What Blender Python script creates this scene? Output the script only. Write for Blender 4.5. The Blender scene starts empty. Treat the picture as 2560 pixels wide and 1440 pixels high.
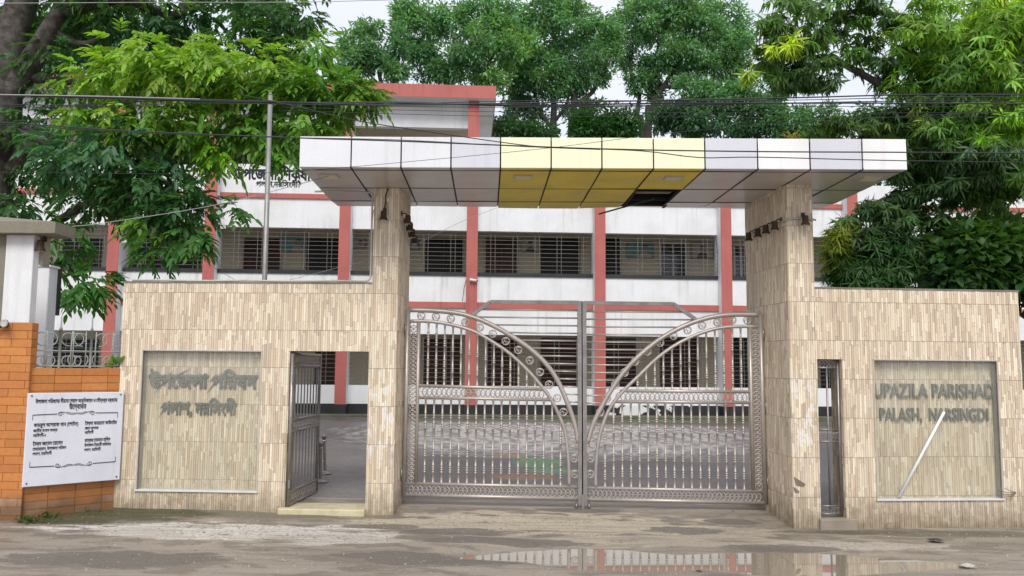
import bpy, math, random
import numpy as np
from mathutils import Vector, Matrix, noise

random.seed(7)
RNG = np.random.default_rng(11)
scene = bpy.context.scene
COL = scene.collection

# ------------------------------------------------------------------ camera
F_PX, TAN_P, ROLL = 2080.0, 0.0945, 0.0085
CAM = Vector((0, 0, 1.75))
th = math.atan(TAN_P)
FV = Vector((0, math.cos(th), math.sin(th)))
R0, U0 = Vector((1, 0, 0)), Vector((0, -math.sin(th), math.cos(th)))
RV = R0 * math.cos(ROLL) + U0 * math.sin(ROLL)
UV = U0 * math.cos(ROLL) - R0 * math.sin(ROLL)
cd = bpy.data.cameras.new('camera')
cam = bpy.data.objects.new('camera', cd)
COL.objects.link(cam)
cd.sensor_width = 36
cd.lens = 36 * F_PX / 2560
cd.clip_end = 3000
cam.matrix_world = Matrix(((RV.x, UV.x, -FV.x, CAM.x), (RV.y, UV.y, -FV.y, CAM.y), (RV.z, UV.z, -FV.z, CAM.z), (0, 0, 0, 1)))
scene.camera = cam

# ------------------------------------------------------------------ world, sun, exposure
SUN_EL, SUN_AZ = math.radians(45), math.radians(181)
w = bpy.data.worlds.new('World')
scene.world = w
w.use_nodes = True
wn, wl_ = w.node_tree.nodes, w.node_tree.links
wn.clear()
wo = wn.new('ShaderNodeOutputWorld')
bg = wn.new('ShaderNodeBackground')
bg.inputs['Strength'].default_value = 0.1
sky = wn.new('ShaderNodeTexSky')
sky.sky_type = 'NISHITA'
sky.sun_disc = False
sky.sun_elevation = SUN_EL
sky.sun_rotation = SUN_AZ
sky.dust_density = 4
tc = wn.new('ShaderNodeTexCoord')
cn = wn.new('ShaderNodeTexNoise')
cn.inputs['Scale'].default_value = 1.6
cn.inputs['Detail'].default_value = 5
cr = wn.new('ShaderNodeValToRGB')
cr.color_ramp.elements[0].position = 0.3
cr.color_ramp.elements[0].color = (4.9, 5.2, 6.3, 1)
cr.color_ramp.elements[1].position = 0.75
cr.color_ramp.elements[1].color = (6.5, 6.7, 7.4, 1)
mx = wn.new('ShaderNodeMix')
mx.data_type = 'RGBA'
mx.inputs[0].default_value = 0.88
wl_.new(tc.outputs['Generated'], cn.inputs['Vector'])
wl_.new(cn.outputs['Fac'], cr.inputs['Fac'])
wl_.new(sky.outputs[0], mx.inputs[6])
wl_.new(cr.outputs[0], mx.inputs[7])
wl_.new(mx.outputs[2], bg.inputs['Color'])
wl_.new(bg.outputs[0], wo.inputs[0])

sd = bpy.data.lights.new('sun', 'SUN')
sd.energy = 1.5
sd.angle = math.radians(25)
sd.color = (1.0, 0.97, 0.92)
sun = bpy.data.objects.new('sun', sd)
COL.objects.link(sun)
# direction towards the sun: behind the camera, a little to the left, high
sdir = Vector((math.cos(SUN_EL) * math.sin(SUN_AZ), math.cos(SUN_EL) * math.cos(SUN_AZ), math.sin(SUN_EL)))
sun.rotation_euler = sdir.to_track_quat('Z', 'Y').to_euler()
sun.location = (0, -5, 20)
scene.view_settings.view_transform = 'Standard'
scene.view_settings.look = 'None'
scene.view_settings.gamma = 1
scene.view_settings.exposure = 0.7
scene.view_settings.use_curve_mapping = False
scene.cycles.use_denoising = True
scene.cycles.max_bounces = 8
scene.cycles.transparent_max_bounces = 12


# ------------------------------------------------------------------ picture <-> place
def ray(px, py):
    return FV + RV * ((px - 1280) / F_PX) + UV * ((720 - py) / F_PX)

def at(px, py, Y):
    d = ray(px, py)
    return CAM + d * (Y / d.y)

def atz(px, py, z):
    d = ray(px, py)
    return CAM + d * ((z - CAM.z) / d.z)

class Plane:
    """vertical plane with its own frame: s along, d inwards (away from the viewer), z up"""
    def __init__(self, o, ang):
        self.o = Vector((o[0], o[1], 0)); self.ang = ang
        self.u = Vector((math.cos(ang), math.sin(ang), 0)); self.n = Vector((-math.sin(ang), math.cos(ang), 0))
    def sz(self, px, py, d=0.0):
        r = ray(px, py)
        t = ((self.o + self.n * d) - CAM).dot(self.n) / r.dot(self.n)
        p = CAM + r * t
        return (p - self.o).dot(self.u), p.z
    def s(self, px, py, d=0.0): return self.sz(px, py, d)[0]
    def z(self, px, py, d=0.0): return self.sz(px, py, d)[1]


# ------------------------------------------------------------------ mesh helpers
class MB:
    def __init__(self):
        self.v = []; self.f = []; self.c = []
    def add(self, verts, faces, col=None):
        n = len(self.v)
        self.v += [tuple(p) for p in verts]
        for f in faces:
            self.f.append([i + n for i in f])
            self.c.append(col)
        return self
    def box(self, x0, x1, y0, y1, z0, z1, col=None):
        v = [(x0, y0, z0), (x1, y0, z0), (x1, y1, z0), (x0, y1, z0), (x0, y0, z1), (x1, y0, z1), (x1, y1, z1), (x0, y1, z1)]
        return self.add(v, [(0, 3, 2, 1), (4, 5, 6, 7), (0, 1, 5, 4), (1, 2, 6, 5), (2, 3, 7, 6), (3, 0, 4, 7)], col)
    def bbox(self, x0, x1, y0, y1, z0, z1, b=0.01, col=None):
        """box with bevelled edges on the vertical and front rim"""
        b = min(b, (x1 - x0) * .45, (z1 - z0) * .45, (y1 - y0) * .45)
        v = [(x0 + b, y0, z0 + b), (x1 - b, y0, z0 + b), (x1 - b, y0, z1 - b), (x0 + b, y0, z1 - b),
             (x0, y0 + b, z0), (x1, y0 + b, z0), (x1, y0 + b, z1), (x0, y0 + b, z1),
             (x0, y1, z0), (x1, y1, z0), (x1, y1, z1), (x0, y1, z1)]
        return self.add(v, [(0, 1, 2, 3), (0, 4, 5, 1), (1, 5, 6, 2), (2, 6, 7, 3), (3, 7, 4, 0),
                            (4, 8, 9, 5), (5, 9, 10, 6), (6, 10, 11, 7), (7, 11, 8, 4), (8, 11, 10, 9)], col)
    def tube(self, pts, r, n=6, caps=True, col=None):
        pts = [Vector(p) for p in pts]
        rs = r if isinstance(r, (list, tuple)) else [r] * len(pts)
        rings = []
        t0 = (pts[1] - pts[0]).normalized()
        a = t0.orthogonal().normalized()
        for i, p in enumerate(pts):
            t = (pts[min(i + 1, len(pts) - 1)] - pts[max(i - 1, 0)])
            t = t.normalized() if t.length > 1e-9 else t0
            a = (a - t * a.dot(t)); a = a.normalized() if a.length > 1e-6 else t.orthogonal().normalized()
            b = t.cross(a)
            rings.append([p + (a * math.cos(k * 2 * math.pi / n) + b * math.sin(k * 2 * math.pi / n)) * rs[i] for k in range(n)])
        v = [q for ring in rings for q in ring]
        f = []
        for i in range(len(pts) - 1):
            for k in range(n):
                f.append((i * n + k, i * n + (k + 1) % n, (i + 1) * n + (k + 1) % n, (i + 1) * n + k))
        if caps:
            f.append(tuple(range(n))[::-1]); f.append(tuple((len(pts) - 1) * n + k for k in range(n)))
        return self.add(v, f, col)
    def bar(self, p, q, w, h=None, col=None):
        """square bar between two points"""
        h = h or w
        p, q = Vector(p), Vector(q)
        t = (q - p).normalized()
        up = Vector((0, 1, 0)) if abs(t.y) < .9 else Vector((0, 0, 1))
        a = t.cross(up).normalized() * (w / 2); b = t.cross(a).normalized() * (h / 2)
        v = [p - a - b, p + a - b, p + a + b, p - a + b, q - a - b, q + a - b, q + a + b, q - a + b]
        return self.add(v, [(0, 3, 2, 1), (4, 5, 6, 7), (0, 1, 5, 4), (1, 2, 6, 5), (2, 3, 7, 6), (3, 0, 4, 7)], col)
    def lathe(self, prof, c=(0, 0, 0), n=8, col=None):
        cx, cy, cz = c
        v = []; f = []
        for r, z in prof:
            for k in range(n):
                a = k * 2 * math.pi / n
                v.append((cx + r * math.cos(a), cy + r * math.sin(a), cz + z))
        for i in range(len(prof) - 1):
            for k in range(n):
                f.append((i * n + k, i * n + (k + 1) % n, (i + 1) * n + (k + 1) % n, (i + 1) * n + k))
        return self.add(v, f, col)
    def torus(self, c, R, r, n=14, m=5, ax='y', a0=0, a1=2 * math.pi, sz=1.0):
        pts = []
        full = abs(a1 - a0) > 6.28
        steps = n if not full else n
        for i in range(steps + 1):
            a = a0 + (a1 - a0) * i / steps
            if ax == 'y': pts.append((c[0] + R * math.cos(a), c[1], c[2] + R * sz * math.sin(a)))
            elif ax == 'x': pts.append((c[0], c[1] + R * math.cos(a), c[2] + R * sz * math.sin(a)))
            else: pts.append((c[0] + R * math.cos(a), c[1] + R * math.sin(a), c[2]))
        return self.tube(pts, r, m, caps=not full)
    def prism(self, poly, y0, y1, col=None):
        """outline in x,z pulled through y"""
        n = len(poly)
        v = [(x, y0, z) for x, z in poly] + [(x, y1, z) for x, z in poly]
        f = [tuple(range(n)), tuple(range(2 * n - 1, n - 1, -1))]
        for i in range(n):
            f.append((i, i + n, (i + 1) % n + n, (i + 1) % n))
        return self.add(v, f, col)
    def mesh(self, name, smooth=False):
        me = bpy.data.meshes.new(name)
        me.from_pydata(self.v, [], self.f)
        if any(c is not None for c in self.c):
            at_ = me.attributes.new('col', 'FLOAT_COLOR', 'CORNER')
            arr = []
            for f, c in zip(self.f, self.c):
                c = c or (1, 1, 1)
                arr += [c[0], c[1], c[2], 1.0] * len(f)
            at_.data.foreach_set('color', arr)
        if smooth:
            me.polygons.foreach_set('use_smooth', [True] * len(me.polygons))
        me.update()
        return me
    def build(self, name, mat, parent=None, smooth=False, **kw):
        return link(name, self.mesh(name, smooth), mat, parent, **kw)

def link(name, me, mat, parent=None, label=None, cat=None, group=None, kind=None, loc=None, rot=None):
    o = bpy.data.objects.new(name, me)
    COL.objects.link(o)
    if mat is not None and not me.materials:
        me.materials.append(mat)
    if parent: o.parent = parent
    if loc is not None: o.location = loc
    if rot is not None: o.rotation_euler = rot
    tag(o, label, cat, group, kind)
    return o

def tag(o, label=None, cat=None, group=None, kind=None):
    if label: o['label'] = label
    if cat: o['category'] = cat
    if group: o['group'] = group
    if kind: o['kind'] = kind
    return o

def thing(name, label, cat, loc=(0, 0, 0), rotz=0.0, group=None):
    o = bpy.data.objects.new(name, None)
    COL.objects.link(o)
    o.location = loc
    o.rotation_euler = (0, 0, rotz)
    o.empty_display_size = .2
    return tag(o, label, cat, group)

def copy_tree(o, parent=None):
    c = o.copy(); COL.objects.link(c); c.parent = parent
    for ch in list(o.children): copy_tree(ch, c)
    return c


# ------------------------------------------------------------------ materials
def newmat(name):
    m = bpy.data.materials.new(name)
    m.use_nodes = True
    nt = m.node_tree
    b = nt.nodes['Principled BSDF']
    return m, nt.nodes, nt.links, b

def noise_node(N, L, scale, detail=4, vec=None, stretch=None, rough=.55):
    t = N.new('ShaderNodeTexCoord')
    src = t.outputs['Object'] if vec is None else vec
    if stretch:
        mp = N.new('ShaderNodeMapping'); mp.inputs['Scale'].default_value = stretch
        L.new(src, mp.inputs['Vector']); src = mp.outputs[0]
    n = N.new('ShaderNodeTexNoise')
    n.inputs['Scale'].default_value = scale
    n.inputs['Detail'].default_value = detail
    n.inputs['Roughness'].default_value = rough
    L.new(src, n.inputs['Vector'])
    return n.outputs['Fac']

def ramp(N, L, fac, p0, p1, c0=(0, 0, 0, 1), c1=(1, 1, 1, 1)):
    r = N.new('ShaderNodeMapRange')
    r.inputs['From Min'].default_value, r.inputs['From Max'].default_value = p0, p1
    r.clamp = True
    grey = all(abs(c[0] - c[1]) < 1e-6 and abs(c[0] - c[2]) < 1e-6 for c in (c0, c1))
    r.inputs['To Min'].default_value, r.inputs['To Max'].default_value = (c0[0], c1[0]) if grey else (0, 1)
    L.new(fac, r.inputs['Value'])
    return r.outputs['Result'] if grey else mixc(N, L, r.outputs['Result'], c0, c1)

def mixc(N, L, fac, a, b, mode='MIX'):
    m = N.new('ShaderNodeMix'); m.data_type = 'RGBA'; m.blend_type = mode
    for i, x in ((0, fac), (6, a), (7, b)):
        if isinstance(x, (int, float)): m.inputs[i].default_value = x
        elif isinstance(x, tuple): m.inputs[i].default_value = (*x[:3], 1)
        else: L.new(x, m.inputs[i])
    return m.outputs[2]

def math_(N, L, op, a, b=0.0):
    m = N.new('ShaderNodeMath'); m.operation = op
    for i, x in enumerate((a, b)):
        if isinstance(x, (int, float)): m.inputs[i].default_value = x
        else: L.new(x, m.inputs[i])
    return m.outputs[0]

def bump(N, L, b, h, strength=.2, dist=.01):
    n = N.new('ShaderNodeBump')
    n.inputs['Strength'].default_value = strength
    n.inputs['Distance'].default_value = dist
    L.new(h, n.inputs['Height'])
    L.new(n.outputs[0], b.inputs['Normal'])

def surf(name, base, dirt=None, scale=3.0, amt=.5, streak=0.0, rough=.75, metal=0.0, bmp=.15, fine=40.0, streak_col=None, spec=.4):
    """painted or plastered surface with blotches and, if wanted, run-down streaks"""
    m, N, L, b = newmat(name)
    c = base
    dirt = dirt or tuple(x * .6 for x in base)
    n1 = noise_node(N, L, scale, 6)
    c = mixc(N, L, math_(N, L, 'MULTIPLY', ramp(N, L, n1, .42, .72), amt), base, dirt)
    n2 = noise_node(N, L, fine, 3)
    c = mixc(N, L, math_(N, L, 'MULTIPLY', ramp(N, L, n2, .35, .75), amt * .35), c, tuple(x * .75 for x in dirt))
    if streak:
        n3 = noise_node(N, L, 1.0, 4, stretch=(9, 9, .35))
        n4 = noise_node(N, L, .9, 2)
        s = math_(N, L, 'MULTIPLY', ramp(N, L, n3, .52, .74), ramp(N, L, n4, .4, .65))
        c = mixc(N, L, math_(N, L, 'MULTIPLY', s, streak), c, streak_col or tuple(x * .35 for x in base))
    L.new(c, b.inputs['Base Color'])
    b.inputs['Roughness'].default_value = rough
    b.inputs['Metallic'].default_value = metal
    b.inputs['Specular IOR Level'].default_value = spec
    if bmp: bump(N, L, b, n2, bmp, .004)
    return m

M = {}
M['white'] = surf('white_plaster', (.78, .785, .79), (.56, .56, .53), 1.1, .55, .55, .85, streak_col=(.30, .295, .27))
M['cream'] = surf('cream_plaster', (.64, .575, .44), (.5, .45, .34), 1.5, .4, 0, .85)
M['red'] = surf('red_paint', (.46, .135, .115), (.35, .095, .08), 1.6, .6, .5, .7, streak_col=(.16, .06, .05))
M['black'] = surf('black_paint', (.018, .018, .02), (.05, .05, .05), 2, .5, 0, .6)
M['ceiling'] = surf('ceiling_plaster', (.42, .40, .36), (.30, .28, .25), 1.5, .4, 0, .9)
M['iron'] = surf('dark_iron', (.05, .05, .05), (.09, .07, .05), 6, .5, 0, .5, .3, 0)
M['grille'] = surf('grey_grille', (.20, .19, .17), (.12, .105, .09), 4, .5, 0, .5, .2, 0)
M['door'] = surf('brown_door', (.075, .03, .018), (.05, .022, .014), 3, .6, .2, .5)
M['dark_door'] = surf('dark_door', (.020, .016, .015), (.012, .01, .01), 3, .6, .0, .5)
M['concrete'] = surf('old_concrete', (.24, .215, .165), (.10, .11, .055), 2.2, .85, .3, .9, bmp=.5)
M['core'] = surf('cement_core', (.34, .29, .23), (.2, .17, .13), 3, .6, .3, .9)
M['grout'] = surf('brown_grout', (.44, .19, .07), (.30, .13, .05), 8, .6, 0, .9)
M['mossy'] = surf('mossy_cement', (.14, .14, .10), (.05, .07, .025), 2.2, .9, .2, .9, bmp=.5)
M['wire'] = surf('black_cable', (.022, .026, .026), (.04, .045, .04), 6, .5, 0, .55, 0, 0)
M['pale_wire'] = surf('grey_cable', (.34, .34, .34), (.2, .2, .2), 6, .5, 0, .5, 0, 0)
M['steel'] = surf('stainless_steel', (.50, .45, .405), (.35, .31, .27), 5, .6, 0, .42, .5, .05)
M['dull_steel'] = surf('weathered_and_shaded_steel', (.34, .32, .30), (.20, .185, .165), 5, .7, .2, .42, .7, .1)  # weathered steel, darkened too for the shadow on the pedestrian gate
M['galv'] = surf('galvanised_pole', (.34, .335, .32), (.22, .205, .175), 4, .7, .2, .5, .5, .1)
M['dark'] = surf('dark_void', (.02, .019, .018), (.03, .028, .025), 3, .5, 0, .9)
M['rust'] = surf('rusty_lamp', (.06, .04, .028), (.12, .06, .03), 8, .7, 0, .7, .3, .2)
M['lens'] = surf('lamp_lens', (.55, .54, .5), (.4, .39, .35), 8, .4, 0, .3)
M['pvc'] = surf('pvc_pipe', (.50, .48, .43), (.36, .32, .25), 6, .6, 0, .5, 0, 0)
M['step'] = surf('cream_stone_step', (.62, .56, .36), (.38, .30, .18), 5, .6, .3, .6)
M['letters'] = surf('tarnished_letters', (.145, .16, .135), (.22, .23, .19), 8, .5, 0, .6, .3)
M['ink'] = surf('black_lettering', (.02, .02, .024), (.05, .05, .05), 10, .3, 0, .7, 0, 0)
M['marble'] = surf('white_marble', (.72, .73, .79), (.60, .60, .65), 2.0, .6, .45, .25, bmp=0, streak_col=(.46, .44, .45))
M['white_rod'] = surf('white_rod', (.8, .8, .78), (.65, .64, .6), 5, .4, 0, .5)
M['cctv'] = surf('white_plastic', (.75, .75, .74), (.6, .6, .58), 5, .4, 0, .4)
M['frame_white'] = surf('white_frame', (.7, .7, .68), (.5, .5, .46), 4, .5, 0, .5)
M['fascia_w'] = surf('white_composite', (.84, .83, .81), (.66, .65, .64), 1.5, .6, .6, .26, 0.0, 0, streak_col=(.5, .48, .44), spec=.6)
M['fascia_l'] = surf('lavender_composite', (.64, .635, .665), (.56, .555, .585), 1.5, .6, .6, .3, 0.1, 0, streak_col=(.45, .44, .46), spec=.6)
M['fascia_g'] = surf('grey_white_composite', (.75, .755, .765), (.66, .66, .67), 1.5, .6, .6, .26, 0.0, 0, streak_col=(.5, .49, .48), spec=.6)
M['fascia_y'] = surf('pale_yellow_composite', (.86, .83, .56), (.80, .77, .58), 1.5, .45, .85, .28, 0, 0, streak_col=(.52, .51, .42), spec=.6)
M['soffit_g'] = surf('grey_composite', (.60, .555, .53), (.46, .42, .40), 2.2, .5, 0, .26, .25, .02)
M['soffit_y'] = surf('gold_composite', (.80, .61, .03), (.58, .46, .10), 2.6, .8, 0, .42, 0, .05, spec=.12)
M['lamp_panel'] = surf('lamp_panel', (.62, .57, .36), (.5, .46, .3), 4, .3, 0, .4)
M['bark'] = surf('bark', (.040, .031, .024), (.16, .15, .135), 9, .7, 0, .95, bmp=1.0, fine=34)
M['bark_far'] = surf('bark_far', (.035, .030, .026), (.07, .065, .06), 3, .6, 0, .95, bmp=.6)
M['brown_stick'] = surf('dry_twig', (.16, .11, .07), (.1, .07, .05), 5, .5, 0, .9)
M['paper'] = surf('portrait_board', (.50, .47, .40), (.4, .37, .3), 6, .4, 0, .5)
M['teal'] = surf('portrait_teal', (.12, .33, .32), (.3, .42, .42), 8, .7, 0, .5)
M['figure'] = surf('portrait_dark', (.05, .045, .045), (.1, .09, .08), 10, .5, 0, .5)
M['skin_tone'] = surf('portrait_tan', (.38, .29, .22), (.3, .22, .16), 10, .4, 0, .5)
M['green_iron'] = surf('flaking_green_iron', (.33, .40, .38), (.36, .30, .24), 14, .8, 0, .6, .2, .2)
M['stanchion'] = surf('stanchion_steel', (.36, .33, .31), (.2, .15, .12), 8, .7, 0, .3, .8, .05)
M['crack'] = surf('chipped_cement', (.22, .19, .15), (.12, .1, .08), 12, .7, 0, .9)

def glass(name, dust=.35, tint=(.5, .5, .44), p0=.3, p1=.75):
    m, N, L, b = newmat(name)
    N.remove(b)
    out = N['Material Output']
    tr = N.new('ShaderNodeBsdfTransparent'); tr.inputs['Color'].default_value = (.985, .99, .975, 1)
    df = N.new('ShaderNodeBsdfDiffuse'); df.inputs['Color'].default_value = (*tint, 1)
    gl = N.new('ShaderNodeBsdfGlossy'); gl.inputs['Roughness'].default_value = .06
    n = noise_node(N, L, 1.6, 6)
    n2 = noise_node(N, L, 1.2, 4, stretch=(6, 6, .5))
    f = math_(N, L, 'MULTIPLY', ramp(N, L, math_(N, L, 'MULTIPLY', math_(N, L, 'ADD', n, n2), .5), p0, p1), dust)
    m1 = N.new('ShaderNodeMixShader')
    L.new(f, m1.inputs[0]); L.new(tr.outputs[0], m1.inputs[1]); L.new(df.outputs[0], m1.inputs[2])
    lw0 = N.new('ShaderNodeLayerWeight'); lw0.inputs['Blend'].default_value = .5
    fr_ = math_(N, L, 'ADD', math_(N, L, 'MULTIPLY', math_(N, L, 'POWER', lw0.outputs['Facing'], 5.0), .6), .025)
    m2 = N.new('ShaderNodeMixShader')
    L.new(fr_, m2.inputs[0]); L.new(m1.outputs[0], m2.inputs[1]); L.new(gl.outputs[0], m2.inputs[2])
    L.new(m2.outputs[0], out.inputs[0])
    return m
M['dusty_glass'] = glass('dusty_glass', .20, (.62, .61, .53), .25, .85)
M['window_glass'] = glass('window_glass', .2, (.25, .3, .32))

def tile_mat(scuff=False):
    m, N, L, b = newmat('split_face_tile')
    a = N.new('ShaderNodeAttribute'); a.attribute_name = 'col'
    n = noise_node(N, L, 70, 4)
    c = mixc(N, L, math_(N, L, 'MULTIPLY', ramp(N, L, n, .35, .7), .22), a.outputs['Color'], (.38, .30, .23))
    g = noise_node(N, L, 1.1, 5)
    c = mixc(N, L, math_(N, L, 'MULTIPLY', ramp(N, L, g, .45, .72), .2), c, (.60, .46, .28))
    s = math_(N, L, 'MULTIPLY', ramp(N, L, noise_node(N, L, 1.0, 5, stretch=(11, 11, .5)), .54, .74), ramp(N, L, noise_node(N, L, .8, 3), .42, .58))
    c = mixc(N, L, math_(N, L, 'MULTIPLY', s, .42), c, (.20, .145, .085))
    # splashed soil and algae along the foot of the wall
    t = N.new('ShaderNodeTexCoord'); sp = N.new('ShaderNodeSeparateXYZ'); L.new(t.outputs['Object'], sp.inputs[0])
    foot = math_(N, L, 'ADD', sp.outputs['Z'], math_(N, L, 'MULTIPLY', noise_node(N, L, 9, 6), -.55))
    c = mixc(N, L, math_(N, L, 'MULTIPLY', ramp(N, L, foot, -.40, .10, (1, 1, 1, 1), (0, 0, 0, 1)), .85), c, (.17, .13, .075))
    if scuff:   # lime splashes and scraped glaze at hand height
        k = math_(N, L, 'MULTIPLY', ramp(N, L, noise_node(N, L, 7, 8, stretch=(1.6, 1.6, .8)), .53, .57), ramp(N, L, math_(N, L, 'ABSOLUTE', math_(N, L, 'SUBTRACT', sp.outputs['Z'], 1.15)), .35, .65, (1, 1, 1, 1), (0, 0, 0, 1)))
        c = mixc(N, L, math_(N, L, 'MULTIPLY', k, .8), c, (.80, .76, .72))
    L.new(c, b.inputs['Base Color'])
    b.inputs['Roughness'].default_value = .62
    bump(N, L, b, n, .25, .003)
    return m
M['tile'] = tile_mat()
M['tile_scuffed'] = tile_mat(True)

def brick_mat():
    m, N, L, b = newmat('orange_brick_tile')
    a = N.new('ShaderNodeAttribute'); a.attribute_name = 'col'
    n = noise_node(N, L, 30, 5)
    c = mixc(N, L, math_(N, L, 'MULTIPLY', ramp(N, L, n, .35, .75), .35), a.outputs['Color'], (.26, .10, .03))
    t = N.new('ShaderNodeTexCoord'); sp = N.new('ShaderNodeSeparateXYZ'); L.new(t.outputs['Object'], sp.inputs[0])
    foot = math_(N, L, 'ADD', sp.outputs['Z'], math_(N, L, 'MULTIPLY', noise_node(N, L, 4, 5), -.5))
    c = mixc(N, L, math_(N, L, 'MULTIPLY', ramp(N, L, foot, -.2, .15, (1, 1, 1, 1), (0, 0, 0, 1)), .75), c, (.10, .06, .03))
    L.new(c, b.inputs['Base Color'])
    b.inputs['Roughness'].default_value = .55
    bump(N, L, b, n, .3, .003)
    return m
M['brick'] = brick_mat()

def leaf_mat(name, trans=.45, rough=.45):
    m, N, L, b = newmat(name)
    a = N.new('ShaderNodeAttribute'); a.attribute_name = 'col'
    L.new(a.outputs['Color'], b.inputs['Base Color'])
    b.inputs['Roughness'].default_value = rough
    b.inputs['Specular IOR Level'].default_value = .45
    tl = N.new('ShaderNodeBsdfTranslucent')
    L.new(mixc(N, L, 1.0, a.outputs['Color'], (1.25, 1.35, .55), 'MULTIPLY'), tl.inputs['Color'])
    mxs = N.new('ShaderNodeMixShader'); mxs.inputs[0].default_value = trans
    L.new(b.outputs[0], mxs.inputs[1]); L.new(tl.outputs[0], mxs.inputs[2])
    L.new(mxs.outputs[0], N['Material Output'].inputs[0])
    return m
M['leaf'] = leaf_mat('leaf')

def street_mat():
    """muddy wet street: wet mud, pale dried slurry in front of the gate, darker damp patches, moss at the walls"""
    m, N, L, b = newmat('muddy_street')
    t = N.new('ShaderNodeTexCoord'); P = t.outputs['Object']
    sp = N.new('ShaderNodeSeparateXYZ'); L.new(P, sp.inputs[0])
    n1 = noise_node(N, L, .9, 8, stretch=(.55, 1.6, 1))
    n2 = noise_node(N, L, 3.2, 8, stretch=(.6, 1.5, 1))
    n3 = noise_node(N, L, 26, 6)
    n4 = noise_node(N, L, 120, 3)
    c = mixc(N, L, ramp(N, L, n1, .35, .68), (.25, .212, .163), (.345, .298, .235))
    c = mixc(N, L, math_(N, L, 'MULTIPLY', ramp(N, L, n2, .50, .58), .75), c, (.155, .13, .105))
    def patch(cx, cy, rx, ry, soft=.35, wob=.7, src=None):
        dx = math_(N, L, 'DIVIDE', math_(N, L, 'SUBTRACT', sp.outputs['X'], cx), rx)
        dy = math_(N, L, 'DIVIDE', math_(N, L, 'SUBTRACT', sp.outputs['Y'], cy), ry)
        d = math_(N, L, 'ADD', math_(N, L, 'MULTIPLY', dx, dx), math_(N, L, 'MULTIPLY', dy, dy))
        d = math_(N, L, 'ADD', d, math_(N, L, 'MULTIPLY', math_(N, L, 'SUBTRACT', src or n2, .5), wob * 5))
        return ramp(N, L, d, 1.0 - soft, 1.0 + soft, (1, 1, 1, 1), (0, 0, 0, 1))
    # pale dried cement slurry
    for (x, y, rx, ry, a, colr) in STAINS:
        f = math_(N, L, 'MULTIPLY', patch(x, y, rx, ry, .16, 1.0), min(1.0, a * 1.15))
        f = math_(N, L, 'MULTIPLY', f, ramp(N, L, n3, .36, .48))
        c = mixc(N, L, f, c, colr)
    for (x, y, rx, ry) in DAMP:
        c = mixc(N, L, math_(N, L, 'MULTIPLY', patch(x, y, rx, ry, .12, .8), .8), c, (.115, .10, .085))
    for (x, y, rx, ry, a) in MOSS:
        c = mixc(N, L, math_(N, L, 'MULTIPLY', patch(x, y, rx, ry, .3, .8, n2), a), c, (.06, .062, .022))
    c = mixc(N, L, math_(N, L, 'MULTIPLY', ramp(N, L, n3, .55, .75), .35), c, (.10, .085, .065))
    c = mixc(N, L, math_(N, L, 'MULTIPLY', ramp(N, L, n4, .58, .72), .6), c, (.44, .40, .34))
    n5 = noise_node(N, L, 2.0, 6, stretch=(.35, 7, 1))
    c = mixc(N, L, math_(N, L, 'MULTIPLY', ramp(N, L, n5, .52, .60), .4), c, (.15, .125, .10))
    L.new(c, b.inputs['Base Color'])
    r = math_(N, L, 'ADD', math_(N, L, 'MULTIPLY', ramp(N, L, n2, .42, .6, (1, 1, 1, 1), (0, 0, 0, 1)), .35), .38)
    L.new(r, b.inputs['Roughness'])
    h = math_(N, L, 'ADD', math_(N, L, 'MULTIPLY', n3, .8), math_(N, L, 'MULTIPLY', n4, .35))
    bump(N, L, b, h, .8, .016)
    return m

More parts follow.
